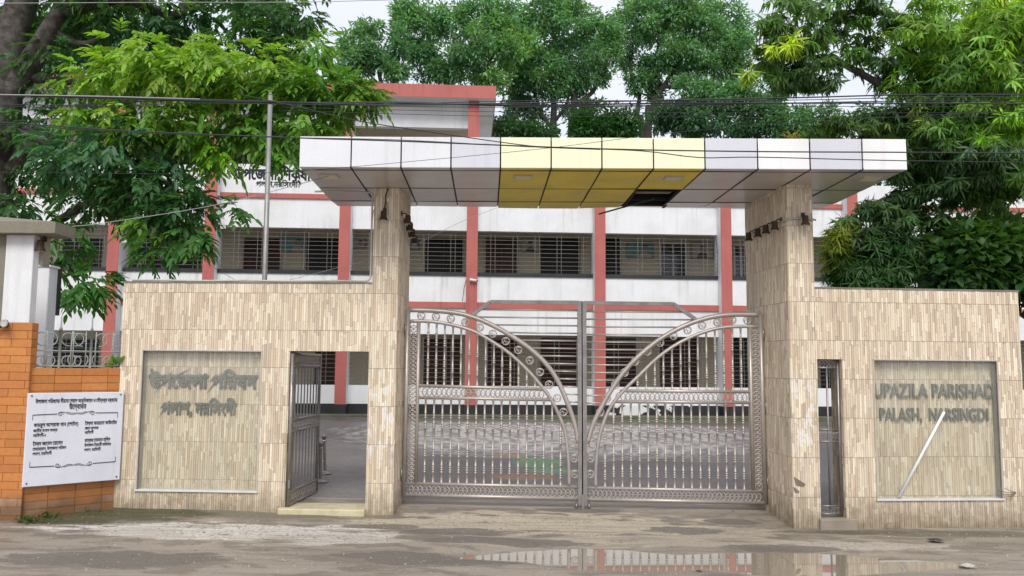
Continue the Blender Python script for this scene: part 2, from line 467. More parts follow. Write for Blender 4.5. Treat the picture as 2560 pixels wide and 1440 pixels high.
def yard_mat():
    """dark damp paved yard with worn chalk drawings"""
    m, N, L, b = newmat('courtyard_paving')
    t = N.new('ShaderNodeTexCoord'); P = t.outputs['Object']
    sp = N.new('ShaderNodeSeparateXYZ'); L.new(P, sp.inputs[0])
    n1 = noise_node(N, L, .7, 7); n3 = noise_node(N, L, 18, 6); n2 = noise_node(N, L, 2.5, 6)
    c = mixc(N, L, ramp(N, L, n1, .35, .68), (.155, .140, .128), (.225, .205, .188))
    c = mixc(N, L, math_(N, L, 'MULTIPLY', ramp(N, L, n3, .45, .7), .4), c, (.06, .052, .047))
    # chalk: thin contour lines of a swirling field
    def lines(scale, freq, width, seed):
        mp = N.new('ShaderNodeMapping'); mp.inputs['Location'].default_value = (seed, seed * 1.7, 0); L.new(P, mp.inputs[0])
        nn = noise_node(N, L, scale, 2.2, vec=mp.outputs[0])
        k = math_(N, L, 'FRACT', math_(N, L, 'MULTIPLY', nn, freq))
        k = math_(N, L, 'ABSOLUTE', math_(N, L, 'SUBTRACT', k, .5))
        return ramp(N, L, k, width, width + .05, (1, 1, 1, 1), (0, 0, 0, 1))
    def area(cx, cy, rx, ry, soft):
        dx = math_(N, L, 'DIVIDE', math_(N, L, 'SUBTRACT', sp.outputs['X'], cx), rx)
        dy = math_(N, L, 'DIVIDE', math_(N, L, 'SUBTRACT', sp.outputs['Y'], cy), ry)
        d = math_(N, L, 'ADD', math_(N, L, 'MULTIPLY', dx, dx), math_(N, L, 'MULTIPLY', dy, dy))
        d = math_(N, L, 'ADD', d, math_(N, L, 'MULTIPLY', math_(N, L, 'SUBTRACT', n2, .5), 1.6))
        return ramp(N, L, d, 1 - soft, 1 + soft, (1, 1, 1, 1), (0, 0, 0, 1))
    big = area(CHALK[0], CHALK[1], CHALK[2], CHALK[3], .4)
    wear = ramp(N, L, noise_node(N, L, 6, 6), .36, .56)
    def rosette(cx, cy, freq, petals, amp):
        dx = math_(N, L, 'SUBTRACT', sp.outputs['X'], cx); dy = math_(N, L, 'SUBTRACT', sp.outputs['Y'], cy)
        rr = math_(N, L, 'SQRT', math_(N, L, 'ADD', math_(N, L, 'MULTIPLY', dx, dx), math_(N, L, 'MULTIPLY', dy, dy)))
        an = math_(N, L, 'ARCTAN2', dy, dx)
        pe = math_(N, L, 'MULTIPLY', math_(N, L, 'SINE', math_(N, L, 'MULTIPLY', an, petals)), amp)
        k = math_(N, L, 'ABSOLUTE', math_(N, L, 'SUBTRACT', math_(N, L, 'FRACT', math_(N, L, 'MULTIPLY', math_(N, L, 'ADD', rr, pe), freq)), .5))
        return ramp(N, L, k, .12, .18, (1, 1, 1, 1), (0, 0, 0, 1))
    lw = math_(N, L, 'MAXIMUM', math_(N, L, 'MAXIMUM', lines(.55, 11, .09, 3.0), rosette(CHALK[0], CHALK[1], 1.6, 7, .25)), rosette(CHALK[0] - 3.2, CHALK[1] - 1.0, 2.2, 5, .18))
    f = math_(N, L, 'MULTIPLY', math_(N, L, 'MULTIPLY', lw, wear), math_(N, L, 'ADD', math_(N, L, 'MULTIPLY', big, .95), .05))
    tint = ramp(N, L, noise_node(N, L, .8, 2), .35, .65, (.58, .58, .50, 1), (.60, .52, .53, 1))
    c = mixc(N, L, f, c, tint)
    c = mixc(N, L, math_(N, L, 'MULTIPLY', math_(N, L, 'MULTIPLY', big, wear), .55), c, (.36, .345, .31))
    edge = ramp(N, L, math_(N, L, 'ADD', sp.outputs['Y'], math_(N, L, 'MULTIPLY', n2, 1.6)), 20.6, 21.6)
    c = mixc(N, L, math_(N, L, 'MULTIPLY', edge, .8), c, (.062, .064, .036))
    for (cx, cy, rx, ry, colr) in PAINTS:
        k = math_(N, L, 'MULTIPLY', area(cx, cy, rx, ry, .2), math_(N, L, 'ADD', math_(N, L, 'MULTIPLY', wear, .6), .2))
        c = mixc(N, L, k, c, colr)
    L.new(c, b.inputs['Base Color'])
    L.new(math_(N, L, 'ADD', math_(N, L, 'MULTIPLY', n1, .5), .32), b.inputs['Roughness'])
    bump(N, L, b, n3, .4, .01)
    return m

def water_mat():
    m, N, L, b = newmat('puddle_water')
    b.inputs['Base Color'].default_value = (.27, .225, .17, 1)
    b.inputs['Roughness'].default_value = .015
    b.inputs['IOR'].default_value = 1.5
    b.inputs['Specular IOR Level'].default_value = 1.0
    b.inputs['Coat Weight'].default_value = .22
    b.inputs['Coat Roughness'].default_value = .01
    b.inputs['Coat IOR'].default_value = 1.6
    n = noise_node(N, L, 5, 2)
    bump(N, L, b, n, .012, .01)
    return m
M['water'] = water_mat()


# ------------------------------------------------------------------ planes of the place
def plane_between(pxa, pya, Ya, pxb, pyb, Yb):
    a, b_ = at(pxa, pya, Ya), at(pxb, pyb, Yb)
    return Plane(a, math.atan2(b_.y - a.y, b_.x - a.x))

LW = plane_between(296, 1000, 10.15, 986, 1000, 10.0)      # left tiled wall and pillar
RW = plane_between(1977, 1000, 9.7, 2556, 1000, 9.93)       # right pillar and wall
GY = 10.45                                                   # gate
BP = Plane((0, 22.3, 0), math.atan(.055))                    # office building front


# ------------------------------------------------------------------ ground
PUD_Z = -.085
up_px = [(1150, 1392), (1300, 1378), (1450, 1371), (1560, 1374), (1700, 1386), (1850, 1383), (2050, 1384), (2200, 1393), (2330, 1404), (2440, 1414)]
lo_px = [(1150, 1398), (1300, 1404), (1450, 1426), (1600, 1431), (1760, 1424), (1900, 1440), (2050, 1446), (2200, 1436), (2330, 1426), (2440, 1418)]
UPW = [atz(x, y, PUD_Z) for x, y in up_px]
LOW = [atz(x, y, PUD_Z) for x, y in lo_px]
UPX, UPY = np.array([p.x for p in UPW]), np.array([p.y for p in UPW])
LOX, LOY = np.array([p.x for p in LOW]), np.array([p.y for p in LOW])

def sstep(a, b, x):
    t = np.clip((x - a) / (b - a), 0, 1)
    return t * t * (3 - 2 * t)

def vnoise(x, y, s):
    return np.array([noise.noise((a * s, b * s, 3.3)) for a, b in zip(np.ravel(x), np.ravel(y))]).reshape(np.shape(x))

def ground_z(x, y, detail=True):
    x = np.asarray(x, float); y = np.asarray(y, float)
    base = -.035 - .008 * np.clip(x, -7, 6)
    z = base + .075 * sstep(9.6, 10.7, y) + .40 * np.clip((y - 10.6) / 11.2, 0, 1)
    z = z - .02 * sstep(8.0, 6.0, y)
    if detail:
        n = vnoise(x, y * 1.4, 1.7) * .010 + vnoise(x, y, 6.0) * .004
        z = z + n * sstep(11.5, 9.8, y)
        d = np.minimum(np.interp(x, UPX, UPY) - y, y - np.interp(x, LOX, LOY))
        d = np.minimum(d, np.minimum((x - UPX[0]) * .5, (UPX[-1] - x) * .5))
        wgt = sstep(-.35, .02, d)
        pz = PUD_Z - .055 * np.clip(d, -.5, .4) + n * .35
        z = z * (1 - wgt) + pz * wgt
    return z

def grid_mesh(name, xs, ys, zf, mat, **kw):
    X, Y = np.meshgrid(xs, ys)
    Z = zf(X, Y)
    nx, ny = len(xs), len(ys)
    v = np.stack([X.ravel(), Y.ravel(), Z.ravel()], 1)
    idx = np.arange(nx * ny).reshape(ny, nx)
    f = np.stack([idx[:-1, :-1].ravel(), idx[:-1, 1:].ravel(), idx[1:, 1:].ravel(), idx[1:, :-1].ravel()], 1)
    me = bpy.data.meshes.new(name)
    me.from_pydata(v.tolist(), [], f.tolist())
    me.polygons.foreach_set('use_smooth', [True] * len(me.polygons))
    return link(name, me, mat, **kw)

def stain(px, py, rx, ry, a, c):
    p = atz(px, py, -.03); return (p.x, p.y, rx, ry, a, c)
STAINS = [stain(560, 1330, 1.75, .42, .9, (.62, .59, .53)), stain(330, 1338, .7, .28, .6, (.48, .44, .38)), stain(800, 1345, .9, .3, .7, (.52, .48, .41)),
          stain(1350, 1310, 2.0, .55, .8, (.50, .43, .31)), stain(1080, 1310, .8, .35, .6, (.46, .40, .30)), stain(1750, 1325, 1.0, .4, .6, (.45, .39, .29)),
          stain(2180, 1355, 1.0, .22, .65, (.48, .43, .35)), stain(1600, 1345, 1.6, .25, .5, (.42, .36, .26))]
MOSS = [(-4.9, 9.7, 1.1, .45, .95), (-4.2, 9.95, .7, .3, .9), (-3.2, 9.9, 1.8, .12, .5), (4.9, 9.55, 1.6, .18, .6), (3.6, 9.5, .6, .1, .5)]
DAMP = [(atz(x, y, -.03).x, atz(x, y, -.03).y, rx, ry) for x, y, rx, ry in ((1720, 1322, .45, .2), (1830, 1303, .3, .12), (1130, 1330, .6, .2), (1460, 1285, .5, .1), (1230, 1350, .8, .16), (960, 1318, .4, .14), (1080, 1395, .9, .3), (1950, 1362, .6, .12), (300, 1405, 1.0, .3))]
pp = atz(1350, 1105, .25)
CHALK = (pp.x + .3, pp.y + 1.2, 4.2, 3.2)
def paint(px, py, rx, ry, c):
    p = atz(px, py, .12); return (p.x, p.y, rx, ry, c)
PAINTS = [paint(1345, 1162, .42, .55, (.13, .40, .12)), paint(1390, 1178, .4, .3, (.16, .38, .18)), paint(1300, 1190, .55, .28, (.38, .20, .08)), paint(1265, 1150, .3, .35, (.36, .22, .1)),
          paint(1270, 1160, .14, .12, (.12, .15, .34)), paint(1400, 1060, 1.6, .9, (.27, .21, .205)), paint(1650, 1075, 1.4, .7, (.21, .23, .16))]
M['street'] = street_mat()
M['yard'] = yard_mat()
xs = np.concatenate([np.linspace(-160, -9, 16), np.arange(-8.5, -6, .25), np.arange(-6, 6.2, .04), np.arange(6.2, 9, .25), np.linspace(9.2, 160, 16)])
ys = np.concatenate([np.linspace(-40, 4, 14), np.arange(4.3, 6.2, .2), np.arange(6.2, 10.8, .04)])
grid_mesh('street', xs, ys, ground_z, M['street'], kind='structure')
ys2 = np.concatenate([[ys[-1]], np.arange(10.9, 24, .5), np.linspace(24.5, 120, 14), [400, 1200]])
xs2 = np.concatenate([np.linspace(-600, -20, 12), np.arange(-18, 18.5, 1.0), np.linspace(20, 600, 12)])
grid_mesh('courtyard', xs2, ys2, lambda x, y: ground_z(x, y, False), M['yard'], kind='structure')
wx0, wx1 = UPX[0] - .25, UPX[-1] + .25
mb = MB()
poly = [(x, y + .22) for x, y in zip(UPX, UPY)] + [(x, y - .22) for x, y in zip(LOX[::-1], LOY[::-1])]
mb.add([(x, y, PUD_Z) for x, y in poly], [tuple(range(len(poly)))[::-1]])
mb.build('puddle', M['water'], kind='structure')


# ------------------------------------------------------------------ tiled walls
PAL = [(.74, .64, .51), (.67, .56, .44), (.57, .46, .36), (.80, .715, .59), (.63, .515, .41), (.71, .60, .485), (.83, .755, .63), (.60, .49, .395), (.77, .665, .52)]

def subtract(rects, holes):
    out = list(rects)
    for h in holes:
        nxt = []
        for r in out:
            x0, x1, z0, z1 = r
            a0, a1, b0, b1 = h
            if a1 <= x0 or a0 >= x1 or b1 <= z0 or b0 >= z1:
                nxt.append(r); continue
            if b0 > z0: nxt.append((x0, x1, z0, b0))
            if b1 < z1: nxt.append((x0, x1, b1, z1))
            m0, m1 = max(z0, b0), min(z1, b1)
            if a0 > x0: nxt.append((x0, a0, m0, m1))
            if a1 < x1: nxt.append((a1, x1, m0, m1))
        out = nxt
    return out

def tile_face(parent, rects, holes, pt, z_seam, tw=.30, thh=.45, s0=0.0, strip=.0275, mat='tile'):
    """cover rectangles (minus holes) with tiles of upright split-face strips; pt(s, z, out) places a point"""
    S0, S1 = min(r[0] for r in rects), max(r[1] for r in rects)
    Z0, Z1 = min(r[2] for r in rects), max(r[3] for r in rects)
    i0 = math.floor((S0 - s0) / tw); i1 = math.ceil((S1 - s0) / tw)
    j0 = math.floor((Z0 - z_seam) / thh); j1 = math.ceil((Z1 - z_seam) / thh)
    for j in range(j0, j1):
        for i in range(i0, i1):
            a0, a1 = s0 + i * tw + .0004, s0 + (i + 1) * tw - .0004
            b0, b1 = z_seam + j * thh + .0012, z_seam + (j + 1) * thh - .0012
            cell = []
            for r in rects:
                x0, x1, z0, z1 = max(a0, r[0]), min(a1, r[1]), max(b0, r[2]), min(b1, r[3])
                if x1 - x0 > .004 and z1 - z0 > .004: cell.append((x0, x1, z0, z1))
            cell = subtract(cell, holes)
            if not cell: continue
            mb = MB()
            n = max(1, round((a1 - a0) / strip))
            for k in range(n):
                c0, c1 = a0 + (a1 - a0) * k / n, a0 + (a1 - a0) * (k + 1) / n - .0030
                z = b0 - random.choice((0, .05, .10, .16, .22))
                while z < b1:
                    ln = random.choice((.05, .10, .16, .22, .28, .34))
                    zt = min(z + ln, b1)
                    cc = random.choice(PAL); q = random.uniform(.88, 1.1); cc = (cc[0] * q, cc[1] * q * .99, cc[2] * q * .92)
                    out = random.choice((.006, .007, .008, .010))
                    for (x0, x1, z0, z1) in cell:
                        u0, u1, v0, v1 = max(c0, x0), min(c1, x1), max(z, z0), min(zt - .0015, z1)
                        if u1 - u0 < .002 or v1 - v0 < .002: continue
                        V = [pt(u0, v0, 0), pt(u1, v0, 0), pt(u1, v1, 0), pt(u0, v1, 0), pt(u0, v0, out), pt(u1, v0, out), pt(u1, v1, out), pt(u0, v1, out)]
                        mb.add(V, [(4, 5, 6, 7), (0, 1, 5, 4), (1, 2, 6, 5), (2, 3, 7, 6), (3, 0, 4, 7)], cc)
                    z = zt
            if mb.f: mb.build('tile', M[mat], parent)

def core_slab(mb, rects, holes, y0, y1):
    """solid wall made of the rectangles minus the holes, no faces inside"""
    xs_ = sorted({v for r in rects + holes for v in r[:2]}); zs_ = sorted({v for r in rects + holes for v in r[2:]})
    def inside(x, z, R): return any(r[0] < x < r[1] and r[2] < z < r[3] for r in R)
    def solid(i, j):
        if i < 0 or j < 0 or i >= len(xs_) - 1 or j >= len(zs_) - 1: return False
        x, z = (xs_[i] + xs_[i + 1]) / 2, (zs_[j] + zs_[j + 1]) / 2
        return inside(x, z, rects) and not inside(x, z, holes)
    for i in range(len(xs_) - 1):
        for j in range(len(zs_) - 1):
            if not solid(i, j): continue
            a, b_, c, d = xs_[i], xs_[i + 1], zs_[j], zs_[j + 1]
            mb.add([(a, y0, c), (b_, y0, c), (b_, y0, d), (a, y0, d)], [(0, 1, 2, 3)])
            mb.add([(a, y1, c), (b_, y1, c), (b_, y1, d), (a, y1, d)], [(3, 2, 1, 0)])
            if not solid(i - 1, j): mb.add([(a, y0, c), (a, y1, c), (a, y1, d), (a, y0, d)], [(3, 2, 1, 0)])
            if not solid(i + 1, j): mb.add([(b_, y0, c), (b_, y1, c), (b_, y1, d), (b_, y0, d)], [(0, 1, 2, 3)])
            if not solid(i, j - 1): mb.add([(a, y0, c), (b_, y0, c), (b_, y1, c), (a, y1, c)], [(3, 2, 1, 0)])
            if not solid(i, j + 1): mb.add([(a, y0, d), (b_, y0, d), (b_, y1, d), (a, y1, d)], [(0, 1, 2, 3)])

# canopy height is needed by the pillars
CY0 = 8.95                                   # canopy front edge
ca, cb = at(748, 418, CY0), at(2268, 425, CY0)
def soffit_z(x): return ca.z + (cb.z - ca.z) * (x - ca.x) / (cb.x - ca.x)

def bn(s):
    """Bengali in the order it is drawn: vowel signs that stand before their letter are moved in front of it"""
    out = []; i = 0
    pre = {'\u09bf': ('\u09bf', ''), '\u09c7': ('\u09c7', ''), '\u09c8': ('\u09c8', ''), '\u09cb': ('\u09c7', '\u09be'), '\u09cc': ('\u09c7', '\u09d7')}
    def cons(ch): return '\u0995' <= ch <= '\u09b9' or ch in '\u09dc\u09dd\u09df'
    while i < len(s):
        if cons(s[i]):
            j = i + 1
            while j + 1 < len(s) and s[j] == '\u09cd' and cons(s[j + 1]): j += 2
            cl = s[i:j]
            if j < len(s) and s[j] in pre:
                a, b_ = pre[s[j]]; out.append(a + cl + b_); j += 1
            else: out.append(cl)
            i = j
        else:
            out.append(s[i]); i += 1
    return ''.join(out)

def text_mesh(body, h, bold=.03, align='LEFT', bengali=True, width=None, depth=1.0):
    """lettering as a mesh in x,z (facing -y), letter height h"""
    c = bpy.data.curves.new('lettering', 'FONT')
    c.body = bn(body) if bengali else body
    c.size = 1.0; c.align_x = align
    c.resolution_u = 3
    if bengali:
        c.fill_mode = 'NONE'
        c.bevel_depth = bold; c.bevel_resolution = 0
    else:
        c.extrude = .06; c.offset = bold
    o = bpy.data.objects.new('lettering', c); COL.objects.link(o)
    bpy.context.view_layer.update()
    me = bpy.data.meshes.new_from_object(o.evaluated_get(bpy.context.evaluated_depsgraph_get()))
    bpy.data.objects.remove(o)
    co = np.empty(len(me.vertices) * 3); me.vertices.foreach_get('co', co); co = co.reshape(-1, 3)
    k = h
    sx = k if width is None else width / (co[:, 0].max() - co[:, 0].min())
    new = np.stack([co[:, 0] * sx, -co[:, 2] * k * depth, co[:, 1] * k], 1)
    me.vertices.foreach_set('co', new.ravel()); me.update()
    return me

def lamp(parent_loc, label, group, face=(0, -1, 0), s=1.0, down=.5):
    """small rusty bell-shaped spotlight on a bracket"""
    t = thing('spotlight', label, 'lamp', parent_loc, math.atan2(face[0], -face[1]), group)
    b_ = MB(); b_.lathe([(0, .035 * s), (.03 * s, .035 * s), (.036 * s, .02 * s), (.038 * s, -.04 * s), (.05 * s, -.06 * s), (.052 * s, -.078 * s), (.044 * s, -.08 * s)], (0, -.085 * s, 0), 10)
    b_.build('housing', M['rust'], t, True)
    l = MB(); l.lathe([(.044 * s, -.079 * s), (.0, -.076 * s)], (0, -.085 * s, 0), 10); l.build('lens', M['lens'], t)
    k = MB(); k.tube([(0, .0, .055 * s), (0, -.05 * s, .06 * s), (0, -.085 * s, .028 * s)], .008 * s, 5); k.box(-.02 * s, .02 * s, -.012 * s, .0, .03 * s, .085 * s)
    k.build('bracket', M['iron'], t)
    return t

# ---- left wall + pillar
z_top = LW.z(600, 709)
zb = -.25
LE = 0.0
P0, P1 = LW.s(926, 900), LW.s(987, 1000)      # pillar left and right edge
d0, d1 = LW.s(719, 1000), LW.s(920, 1000)      # doorway
dz1, dz0 = LW.z(820, 878), LW.z(820, 1268)
n0, n1 = LW.s(351, 1050), LW.s(648, 1050)      # sign niche
nz1, nz0 = LW.z(505, 878), LW.z(505, 1226)
zp = soffit_z(at(960, 480, 10).x) + .06
seam = LW.z(600, 918)
lw = thing('tiled_gate_wall', 'beige strip-tiled wall and pillar with Bengali sign niche and open doorway', 'wall', (LW.o.x, LW.o.y, 0), LW.ang)
rects = [(LE, P0, zb, z_top), (P0, P1, zb, zp)]
door_hole = (d0, d1, -1, dz1)
niche = (n0, n1, nz0, nz1)
TH = .30
PD = .80                                      # pillar depth
mb = MB()
core_slab(mb, [(LE, P0, zb, z_top)], [door_hole, niche], 0, TH)
mb.box(n0 - .01, n1 + .01, .11, TH - .02, nz0 - .01, nz1 + .01)
mb.box(P0 + .001, P1, 0, PD, zb, zp)
mb.build('wall_core', M['core'], lw)
out_f = lambda s, z, o: (s, -o, z)
tile_face(lw, rects[:1], [door_hole, niche], out_f, seam)
tile_face(lw, rects[1:], [door_hole, niche], out_f, seam, mat='tile_scuffed')
tile_face(lw, [(n0, n1, nz0, nz1)], [], lambda s, z, o: (s, .108 - o, z), seam, s0=.1)
lb = LW.s(1014, 800, PD)
tile_face(lw, [(0, PD, zb, zp)], [], lambda s, z, o: (P1 + o, s, z), seam)
tile_face(lw, [(0, TH, zb, dz1)], [], lambda s, z, o: (d0 + o, s, z), seam)            # door jamb
mb = MB(); mb.box(LE - .01, P0, -.012, TH + .01, z_top + .001, z_top + .022); mb.build('coping', M['concrete'], lw)
# frame round the niche, glass and ledge
mb = MB()
fw = .014
mb.box(n0 - fw, n0, -.018, .10, nz0, nz1); mb.box(n1, n1 + fw, -.018, .10, nz0, nz1); mb.box(n0 - fw, n1 + fw, -.019, .10, nz1, nz1 + fw)
mb.build('niche_frame', M['pvc'], lw)
mb = MB(); mb.box(n0 - .02, n1 + .02, -.03, .10, nz0 - .016, nz0 + .002); mb.build('niche_ledge', M['frame_white'], lw)
mb = MB(); mb.box(n0 + .001, n1 - .001, .012, .017, nz0 + .003, nz1 - .001); mb.build('glass_pane', M['dusty_glass'], lw)
for body, pxa, pxb, pyc, hh in (('উপজেলা পরিষদ', 373, 646, 970, .24), ('পলাশ, নরসিংদী', 404, 602, 1036, .21)):
    sa, sb_ = LW.s(pxa, pyc, .09), LW.s(pxb, pyc, .09)
    me = text_mesh(body, hh, .05, width=sb_ - sa)
    o = link('lettering', me, M['letters'], lw, loc=(sa, .085, LW.z(505, pyc, .09)))
# door step
mb = MB(); mb.bbox(d0 - .05, d1 + .01, -.10, TH + .05, -.2, LW.z(815, 1270), .012); mb.build('door_step', M['step'], lw)
# conduit from the canopy down the pillar and along the wall top
mb = MB(); zc = z_top + .034
pts = [(LE + .1, -.005, zc)] + [(LE + .1 + (P0 - LE - .2) * i / 8, -.008 + .004 * (i % 2), zc + .004 * math.sin(i * 2)) for i in range(1, 9)]
pts += [(P0 - .05, -.012, zc + .005), (P0 - .022, -.014, zc + .035), (P0 - .02, -.014, zc + .1), (P0 - .02, -.014, zp - .28), (P0 - .02, -.014, zp - .17), (P0 - .03, -.014, zp - .13), (P0 - .07, -.014, zp - .115), (P0 - .5, -.0, zp - .095), (P0 - .75, .05, zp - .09)]
mb.tube(pts, .012, 6); mb.build('conduit', M['pvc'], lw, True)

# ---- right pillar + wall
R0_, R1_ = RW.s(1976, 900), RW.s(2040, 900)
RE = RW.s(2552, 900)
rz_top = RW.z(2280, 726)
rzp = soffit_z(at(2000, 480, 9.7).x) + .06
g0, g1 = RW.s(2047, 1100), RW.s(2112, 1100)     # narrow slot
gz1, gz0 = RW.z(2078, 898), RW.z(2078, 1296)
m0, m1 = RW.s(2189, 1075), RW.s(2497, 1075)
mz1, mz0 = RW.z(2340, 902), RW.z(2340, 1247)
rw = thing('tiled_gate_wall', 'beige strip-tiled wall and deep pillar with English sign niche and narrow grille slot', 'wall', (RW.o.x, RW.o.y, 0), RW.ang)
slot = (g0, g1, gz0, gz1)
niche2 = (m0, m1, mz0, mz1)
rseam = RW.z(2280, 853)
mb = MB()
RD = 1.35
core_slab(mb, [(R1_, RE, zb, rz_top)], [slot, niche2], 0, TH)
mb.box(m0 - .01, m1 + .01, .11, TH - .02, mz0 - .01, mz1 + .01)
mb.box(R0_, R1_ - .001, 0, RD, zb, rzp)
mb.build('wall_core', M['core'], rw)
tile_face(rw, [(R0_, R1_, zb, rzp)], [], out_f, rseam, s0=R0_, mat='tile_scuffed')
tile_face(rw, [(R1_, RE, zb, rz_top)], [slot, niche2], out_f, rseam, s0=R0_)
tile_face(rw, [(m0, m1, mz0, mz1)], [], lambda s, z, o: (s, .108 - o, z), rseam, s0=R0_ + .07)
tile_face(rw, [(0, RD, zb, rzp)], [], lambda s, z, o: (R0_ - o, s, z), rseam)
tile_face(rw, [(0, TH, gz0, gz1)], [], lambda s, z, o: (g1 - o, s, z), rseam)
mb = MB(); mb.box(R1_, RE + .01, -.012, TH + .01, rz_top + .001, rz_top + .022); mb.build('coping', M['concrete'], rw)
mb = MB()
mb.box(m0 - fw, m0, -.018, .10, mz0, mz1); mb.box(m1, m1 + fw, -.018, .10, mz0, mz1); mb.box(m0 - fw, m1 + fw, -.019, .10, mz1, mz1 + fw)
mb.build('niche_frame', M['pvc'], rw)
mb = MB(); mb.box(m0 - .02, m1 + .02, -.03, .10, mz0 - .016, mz0 + .002); mb.build('niche_ledge', M['frame_white'], rw)
mb = MB(); mb.box(m0 + .001, m1 - .001, .012, .017, mz0 + .003, mz1 - .001); mb.build('glass_pane', M['dusty_glass'], rw)
for body, pxa, pxb, pyc, hh in (('UPAZILA PARISHAD', 2184, 2482, 994, .235), ('PALASH,  NARSINGDI', 2198, 2468, 1052, .215)):
    sa, sb_ = RW.s(pxa, pyc, .09), RW.s(pxb, pyc, .09)
    me = text_mesh(body, hh, .012, bengali=False, width=sb_ - sa)
    link('lettering', me, M['letters'], rw, loc=(sa, .085, RW.z(2340, pyc, .09)))
# slot grille
mb = MB()
gm = .06
for x in (g0 + .012, g1 - .035): mb.tube([(x, gm, gz0 + .03), (x, gm, gz1 - .01)], .016, 7)
for z in (gz1 - .015, gz1 - .10, RW.z(2078, 1075), RW.z(2078, 1105), gz0 + .13, gz0 + .04): mb.tube([(g0 + .012, gm, z), (g1 - .035, gm, z)], .012, 6)
mb.tube([((g0 + g1) / 2 - .012, gm, gz0 + .1), ((g0 + g1) / 2 - .012, gm, gz1 - .1)], .011, 7)
sg = mb.build('slot_grille', M['dull_steel'], rw, True)
ringm = MB().torus((0, 0, 0), .034, .005, 12, 4).mesh('ring', True); ringm.materials.append(M['dull_steel'])
for zc_ in (gz1 - .058, RW.z(2078, 1090), gz0 + .085):
    for k in range(6):
        link('ring', ringm, None, sg, loc=(g0 + .045 + k * (g1 - g0 - .10) / 5, gm, zc_))
mb = MB(); mb.bbox(g0 - .03, g1 + .09, -.06, TH, -.2, gz0 - .002, .01); mb.build('slot_sill', M['core'], rw)
# chipped corner and bare patches on the right pillar
mb = MB()
for (x, y, w_, h_) in ((1997, 1205, .10, .10), (1990, 1225, .05, .06)):
    s_, z_ = RW.sz(x, y); mb.prism([(s_ - w_ * .6, z_ + h_ * .6), (s_ + w_ * .7, z_ - h_ * .2), (s_ + w_ * .5, z_ - h_ * .5), (s_ - w_ * .4, z_ - h_ * .3)], -.018, -.002)
mb.build('broken_tile', M['crack'], rw)
# white rod left leaning in the niche
a_, b__ = RW.sz(2248, 1243, -.02), RW.sz(2362, 1030, -.02)
rod = thing('white_rod', 'thin white rod leaning diagonally across the English sign niche', 'rod', RW.o + RW.u * a_[0] + RW.n * -.02 + Vector((0, 0, a_[1])), RW.ang)
mb = MB(); mb.tube([(0, 0, 0), (b__[0] - a_[0], .012, b__[1] - a_[1])], .017, 7); mb.build('rod', M['white_rod'], rod, True)

# ------------------------------------------------------------------ canopy over the gate
cang = math.atan2(cb.z - ca.z, cb.x - ca.x)
can = thing('entrance_canopy', 'flat gate canopy of white, grey and gold metal panels on two pillars', 'canopy', ca)
can.rotation_euler = (0, -cang, 0)
fx = [748, 877, 1002, 1127, 1251, 1378, 1505, 1634, 1763, 1895, 2026, 2157, 2268]
cs = [(at(x, 421, CY0) - ca).x for x in fx]
CHT = at(1300, 345, CY0).z - at(1300, 422, CY0).z
SH = -.03                                                      # the panel joints run slightly left on their way back
rows = [0, .12, 1.05, 1.86, 2.36]
fcol = ['fascia_g', 'fascia_g', 'fascia_l', 'fascia_l', 'fascia_y', 'fascia_y', 'fascia_y', 'fascia_y', 'fascia_l', 'fascia_w', 'fascia_l', 'fascia_w']
fcol[2] = 'fascia_g'
for i in range(12):
    a, b_ = cs[i] + .007, cs[i + 1] - .007
    mb = MB().bbox(a + (0 if i else -.006), b_ + (0 if i < 11 else .006), -.001, .02, .002, CHT, .004)
    jt = {}
    mb.v = [(x, y + jt.setdefault((round(x / .3), round(z / .2)), random.uniform(-.004, .003)), z) for x, y, z in mb.v]
    mb.build('fascia_panel', M[fcol[i]], can)
    for j in range(4):
        if i == 7 and j in (2, 3): continue                    # the panel that has fallen out
        y0, y1 = rows[j] + .006, rows[j + 1] - .006
        if j == 0: y0 = .022
        z0 = z1 = 0.0
        if j == 3: z1 = .028
        t_ = .006
        sag = -.02 if (i, j) in ((4, 3), (5, 3), (6, 3)) else 0
        mb = MB()
        V = [(a + SH * y0, y0, z0), (b_ + SH * y0, y0, z0), (b_ + SH * y1, y1, z1 + (sag if i != 6 else 0)), (a + SH * y1, y1, z1 + sag)]
        V = [(x, y, z + random.uniform(-.0025, .004)) for x, y, z in V]
        V += [(x, y, z + t_) for x, y, z in V]
        mb.add(V, [(0, 3, 2, 1), (4, 5, 6, 7), (0, 1, 5, 4), (1, 2, 6, 5), (2, 3, 7, 6), (3, 0, 4, 7)])
        mb.build('soffit_panel', M['soffit_y' if 4 <= i <= 7 else 'soffit_g'], can)
# black sealant joints between the soffit panels
for i in range(1, 12):
    if i in (7, 8): ye = rows[2]
    else: ye = rows[3]
    MB().add([(cs[i] - .008, .0, -.004), (cs[i] + .008, .0, -.004), (cs[i] + .008 + SH * ye, ye, -.004), (cs[i] - .008 + SH * ye, ye, -.004), (cs[i] - .008, .0, .02), (cs[i] + .008, .0, .02), (cs[i] + .008 + SH * ye, ye, .02), (cs[i] - .008 + SH * ye, ye, .02)],
             [(0, 3, 2, 1), (4, 5, 6, 7), (0, 1, 5, 4), (1, 2, 6, 5), (2, 3, 7, 6), (3, 0, 4, 7)]).build('joint_strip', M['dark'], can)
for j in (1, 2, 3):
    for x0, x1 in ((0.01, cs[7]), (cs[7] + .01, cs[8]), (cs[8] + .01, cs[12])):
        if j == 3 and x0 == cs[7] + .01: continue
        MB().box(x0 + SH * rows[j], x1 + SH * rows[j] - .01, rows[j] - .010, rows[j] + .010, -.003, .012).build('joint_strip', M['dark'], can)
